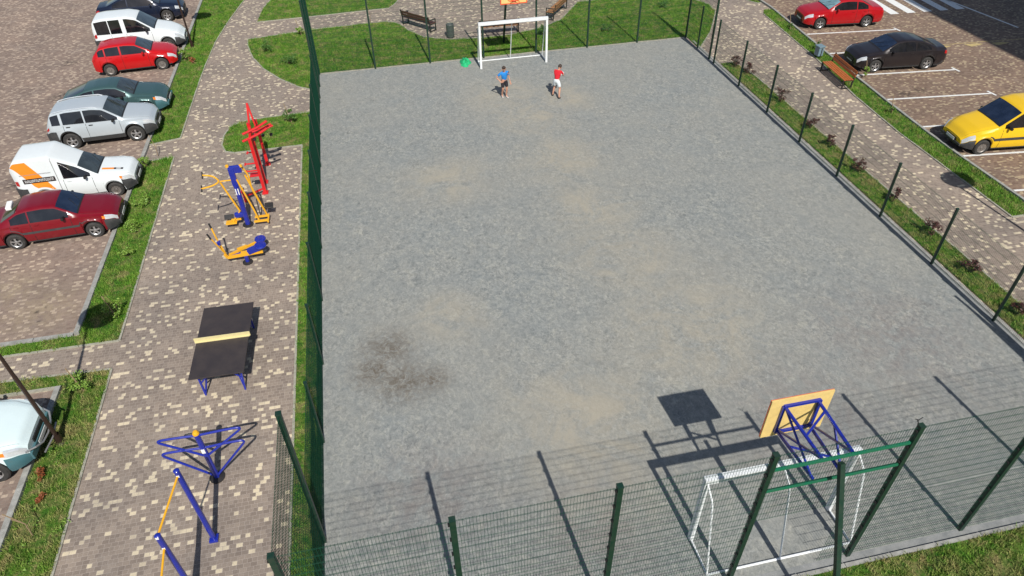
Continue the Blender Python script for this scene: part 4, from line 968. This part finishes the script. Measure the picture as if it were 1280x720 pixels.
# ------------------------------------------------------------------ people
def skinned(name, joints, edges, mat, parent, root=0, sub=2):
    me = bpy.data.meshes.new(name); me.from_pydata([j[:3] for j in joints], edges, []); me.update()
    o = bpy.data.objects.new(name, me); col.objects.link(o)
    o.modifiers.new('skin', 'SKIN'); sv = me.skin_vertices[0].data if me.skin_vertices else None
    if sv is None:
        bm = bmesh.new(); bm.from_mesh(me); bm.verts.layers.skin.verify(); bm.to_mesh(me); bm.free(); sv = me.skin_vertices[0].data
    for i, j in enumerate(joints):
        rr = j[3] if len(j) == 4 else None; sv[i].radius = (j[3], j[4] if len(j) > 4 else j[3]); sv[i].use_root = (i == root)
    ss = o.modifiers.new('sub', 'SUBSURF'); ss.levels = sub; ss.render_levels = sub
    dg = bpy.context.evaluated_depsgraph_get(); dg.update()
    m2 = bpy.data.meshes.new_from_object(o.evaluated_get(dg)); m2.name = name
    bpy.data.objects.remove(o); m2.materials.clear(); m2.materials.append(mat)
    m2.polygons.foreach_set('use_smooth', [True] * len(m2.polygons))
    o = bpy.data.objects.new(name, m2); col.objects.link(o); o.parent = parent; return o
def person(label, loc, rz, s, J, shirt, shorts, shoe, bend=(0, 0)):
    """J: joint positions in metres for a 1.55 m body, facing +y"""
    t = thing('person', label, 'person', (*loc, .01), rz)
    def p(k, r_, r2_=None): v_ = J[k]; return (v_[0] * s, v_[1] * s, v_[2] * s, r_ * s, (r2_ or r_) * s)
    pel, ch, nk = Vector(J['pelvis']), Vector(J['chest']), Vector(J['neck'])
    mid = (pel + ch) / 2
    J['mid'] = tuple(mid)
    js = [p('pelvis', .105, .085), p('mid', .095, .075), p('chest', .115, .085), p('neck', .042)]; ed = [(0, 1), (1, 2), (2, 3)]
    hd = Vector(J['head']); J['jaw'] = tuple(Vector(J['neck']) * .55 + hd * .45)
    js += [p('jaw', .055, .06), p('head', .084, .096)]; J['crown'] = tuple(hd + (hd - Vector(J['neck'])).normalized() * .07); js.append(p('crown', .05, .06)); ed += [(3, 4), (4, 5), (5, 6)]
    for sd in 'LR':
        b0 = len(js); js += [p('sh' + sd, .045), p('el' + sd, .034), p('wr' + sd, .022)]; ed += [(2, b0), (b0, b0 + 1), (b0 + 1, b0 + 2)]
        wv = Vector(J['wr' + sd]); fv = (wv - Vector(J['el' + sd])).normalized(); sdv = Vector((1, 0, 0)) if abs(fv.x) < .8 else Vector((0, 0, 1)); sdv = (sdv - fv * sdv.dot(fv)).normalized()
        J['pm'] = tuple(wv + fv * .055); b1 = len(js); js.append(p('pm', .026, .018)); ed.append((b0 + 2, b1))
        for fi, (off, ln) in enumerate(((-.024, .055), (-.008, .07), (.008, .066), (.024, .05))):
            J['f1'] = tuple(wv + fv * (.075) + sdv * off); J['f2'] = tuple(wv + fv * (.075 + ln) + sdv * off * 1.2 + Vector((0, 0, -.012)))
            bi = len(js); js += [p('f1', .008), p('f2', .0065)]; ed += [(b1, bi), (bi, bi + 1)]
        J['t1'] = tuple(wv + fv * .03 + sdv * .035); J['t2'] = tuple(wv + fv * .075 + sdv * .052); bi = len(js); js += [p('t1', .009), p('t2', .007)]; ed += [(b0 + 2, bi), (bi, bi + 1)]
        c0 = len(js); js += [p('hip' + sd, .078), p('kn' + sd, .052), p('calf' + sd, .050), p('an' + sd, .034), p('toe' + sd, .028, .024)]
        ed += [(0, c0), (c0, c0 + 1), (c0 + 1, c0 + 2), (c0 + 2, c0 + 3), (c0 + 3, c0 + 4)]
    skinned('body', js, ed, M['skin'], t)
    # shirt
    J['waist'] = tuple(pel * 1.02 - ch * .02)
    js = [p('waist', .132, .112), p('mid', .126, .10), p('chest', .150, .125)]; J['col'] = tuple(ch * .45 + nk * .55); js.append(p('col', .092, .082)); ed = [(0, 1), (1, 2), (2, 3)]
    for sd in 'LR':
        a, b_ = Vector(J['sh' + sd]), Vector(J['el' + sd]); J['sl'] = tuple(a * .3 + b_ * .7); c0 = len(js); js += [p('sh' + sd, .060), p('sl', .055)]; ed += [(2, c0), (c0, c0 + 1)]
    skinned('shirt', js, ed, M[shirt], t)
    J['wz'] = tuple(pel * .8 + ch * .2); js = [p('wz', .108, .088), p('pelvis', .122, .105)]; ed = [(0, 1)]
    for sd in 'LR':
        a, b_ = Vector(J['hip' + sd]), Vector(J['kn' + sd]); J['sl'] = tuple(a * .15 + b_ * .85); c0 = len(js); js += [p('hip' + sd, .095), p('sl', .085)]; ed += [(1, c0), (c0, c0 + 1)]
    skinned('shorts', js, ed, M[shorts], t, root=1)
    for sd in 'LR':
        a, b_ = Vector(J['an' + sd]), Vector(J['toe' + sd]); J['h'] = tuple(a + Vector((0, 0, -.035)) - (b_ - a).normalized() * .03); J['m_'] = tuple((a + b_) / 2 + Vector((0, 0, -.02))); J['tt'] = tuple(b_ + (b_ - a).normalized() * .02)
        skinned('shoe', [p('h', .038, .04), p('m_', .042, .032), p('tt', .036, .026)], [(0, 1), (1, 2)], M[shoe], t)
    # hair, face
    fw = Vector(J['face']).normalized(); upv = (hd - nk).normalized()
    mb = MB(); n, k = 16, 8
    rt = fw.cross(upv).normalized(); fw2 = upv.cross(rt).normalized()
    vs = []
    for i in range(k + 1):
        th = math.pi * .62 * i / k
        for j in range(n):
            ph = 2 * math.pi * j / n; q = rt * math.cos(ph) * math.sin(th) * .088 + fw2 * math.sin(ph) * math.sin(th) * .098 + upv * math.cos(th) * .10
            if math.sin(ph) > .35 and i > 4: q = q * .88 + upv * .035
            vs.append((hd + q - fw2 * .012 + upv * .035) * s)
    mb.add(vs, [(i * n + j, i * n + (j + 1) % n, (i + 1) * n + (j + 1) % n, (i + 1) * n + j) for i in range(k) for j in range(n)])
    mb.build('hair', M['hair'], t, True, autos=60)
    ns = (hd + fw2 * .088 - upv * .012) * s; mb = MB(); mb.lathe([(0, .02), (.010, .0), (.013, -.016), (0, -.022)], (0, 0, 0), n=8); mb.v = [tuple(ns + Vector(q)) for q in mb.v]; mb.build('nose', M['skin'], t, True)
    for sx in (-1, 1):
        e = (hd + fw2 * .080 + rt * sx * .032 + upv * .008) * s; mb = MB(); mb.lathe([(0, .007), (.009, 0), (0, -.007)], e, n=8); mb.build('eye', M['hair'], t)
        e = (hd + rt * sx * .084 - upv * .01) * s; mb = MB(); mb.lathe([(0, .03), (.014, .01), (.012, -.015), (0, -.028)], e, n=8); mb.build('ear', M['skin'], t)
    m_ = (hd + fw2 * .082 - upv * .045) * s; MB().box(m_, (.03 * s, .012 * s, .008 * s)).build('mouth', M['orange'], t)
    return t
Jb = dict(pelvis=(0, 0, .84), chest=(.02, .03, 1.14), neck=(.03, .05, 1.30), head=(.05, .10, 1.42), face=(.3, 1, -.5),
          shL=(-.155, .02, 1.22), elL=(-.22, .02, .98), wrL=(-.24, .12, .78), shR=(.17, .03, 1.22), elR=(.36, -.06, 1.02), wrR=(.25, .05, .90),
          hipL=(-.085, 0, .80), knL=(-.10, .06, .46), calfL=(-.10, .03, .34), anL=(-.10, -.02, .09), toeL=(-.13, .11, .03),
          hipR=(.085, 0, .80), knR=(.08, .02, .45), calfR=(.07, -.05, .33), anR=(.06, -.14, .10), toeR=(.07, -.02, .03))
person('boy in blue shirt and black shorts standing with hand on hip', (7.52, -4.32), R(195), .905, Jb, 'bluecloth', 'blackcloth', 'lightshoe')
Jr = dict(pelvis=(0, -.02, .82), chest=(.0, .10, 1.12), neck=(.02, .15, 1.25), head=(.04, .20, 1.355), face=(.1, 1, -.6),
          shL=(-.155, .10, 1.20), elL=(-.20, .24, 1.0), wrL=(-.06, .38, .92), shR=(.165, .10, 1.20), elR=(.22, .24, 1.0), wrR=(.10, .38, .92),
          hipL=(-.085, -.02, .78), knL=(-.15, .10, .45), calfL=(-.17, .07, .34), anL=(-.20, .02, .09), toeL=(-.22, .15, .03),
          hipR=(.085, -.02, .78), knR=(.15, .02, .44), calfR=(.17, -.06, .33), anR=(.19, -.14, .10), toeR=(.21, -.02, .03))
tr = person('boy in red shirt and white shorts, back turned, holding a ball', (9.62, -4.78), R(-40), .905, Jr, 'redcloth', 'whitecloth', 'darkshoe')
mb = MB(); k = 10; rr = .095
bp = Matrix.Rotation(R(-40), 3, 'Z') @ Vector((.02, .47, .95)) * .905 + Vector((9.62, -4.78, .01))
mb.lathe([(rr * math.sin(math.pi * i / k), rr * math.cos(math.pi * i / k)) for i in range(k + 1)], bp, n=18)
tag(mb.build('ball', M['white'], None, True), 'small white ball held by the boy in the red shirt', 'ball')
# heap of green cloth
me_o = MB(); n, k = 22, 12; vs = []; q = random.Random(4)
for i in range(k + 1):
    for j in range(n):
        ph = 2 * math.pi * j / n; rad = .33 * (i / k) * (1 + .14 * math.sin(3 * ph + .6) + .10 * math.sin(5 * ph + 2) + .06 * math.sin(9 * ph)); z = .16 * (1 - (i / k) ** 2) * (1 + .5 * math.sin(4 * ph + i)) + .03 * q.random()
        vs.append((6.50 + math.cos(ph) * rad * .75 + .1 * math.sin(ph) * rad, -.42 + math.sin(ph) * rad * 1.25, max(.012, z + .012 if i < k else .01)))
me_o.add(vs, [(i * n + j, i * n + (j + 1) % n, (i + 1) * n + (j + 1) % n, (i + 1) * n + j) for i in range(k) for j in range(n)])
tag(me_o.build('green_jacket', M['greencloth'], None, True, autos=50), 'bright green jacket dropped in a heap left of the far goal', 'jacket')
# ------------------------------------------------------------------ apartment block outside the frame, its shade falls on the car park
bd = thing('apartment_building', 'tall apartment building beyond the right car park, shading the zebra crossing', 'building', (40, -24, 0))
MB().box((0, 0, 12), (14.5, 30, 24)).build('wall', paint('cream_render', (.5, .45, .36), .9, var=.2, scale=1), bd)
for zz in range(8):
    for i in range(9):
        MB().box((-7.27, -13 + i * 3.2, 1.9 + zz * 2.9), (.08, 1.4, 1.5)).build('window', M['glass'], bd)
MB().box((0, 0, 24.3), (15.2, 30.6, .5)).build('roof', M['apron'], bd)
bpy.context.view_layer.update()
print('objects', len(bpy.data.objects))
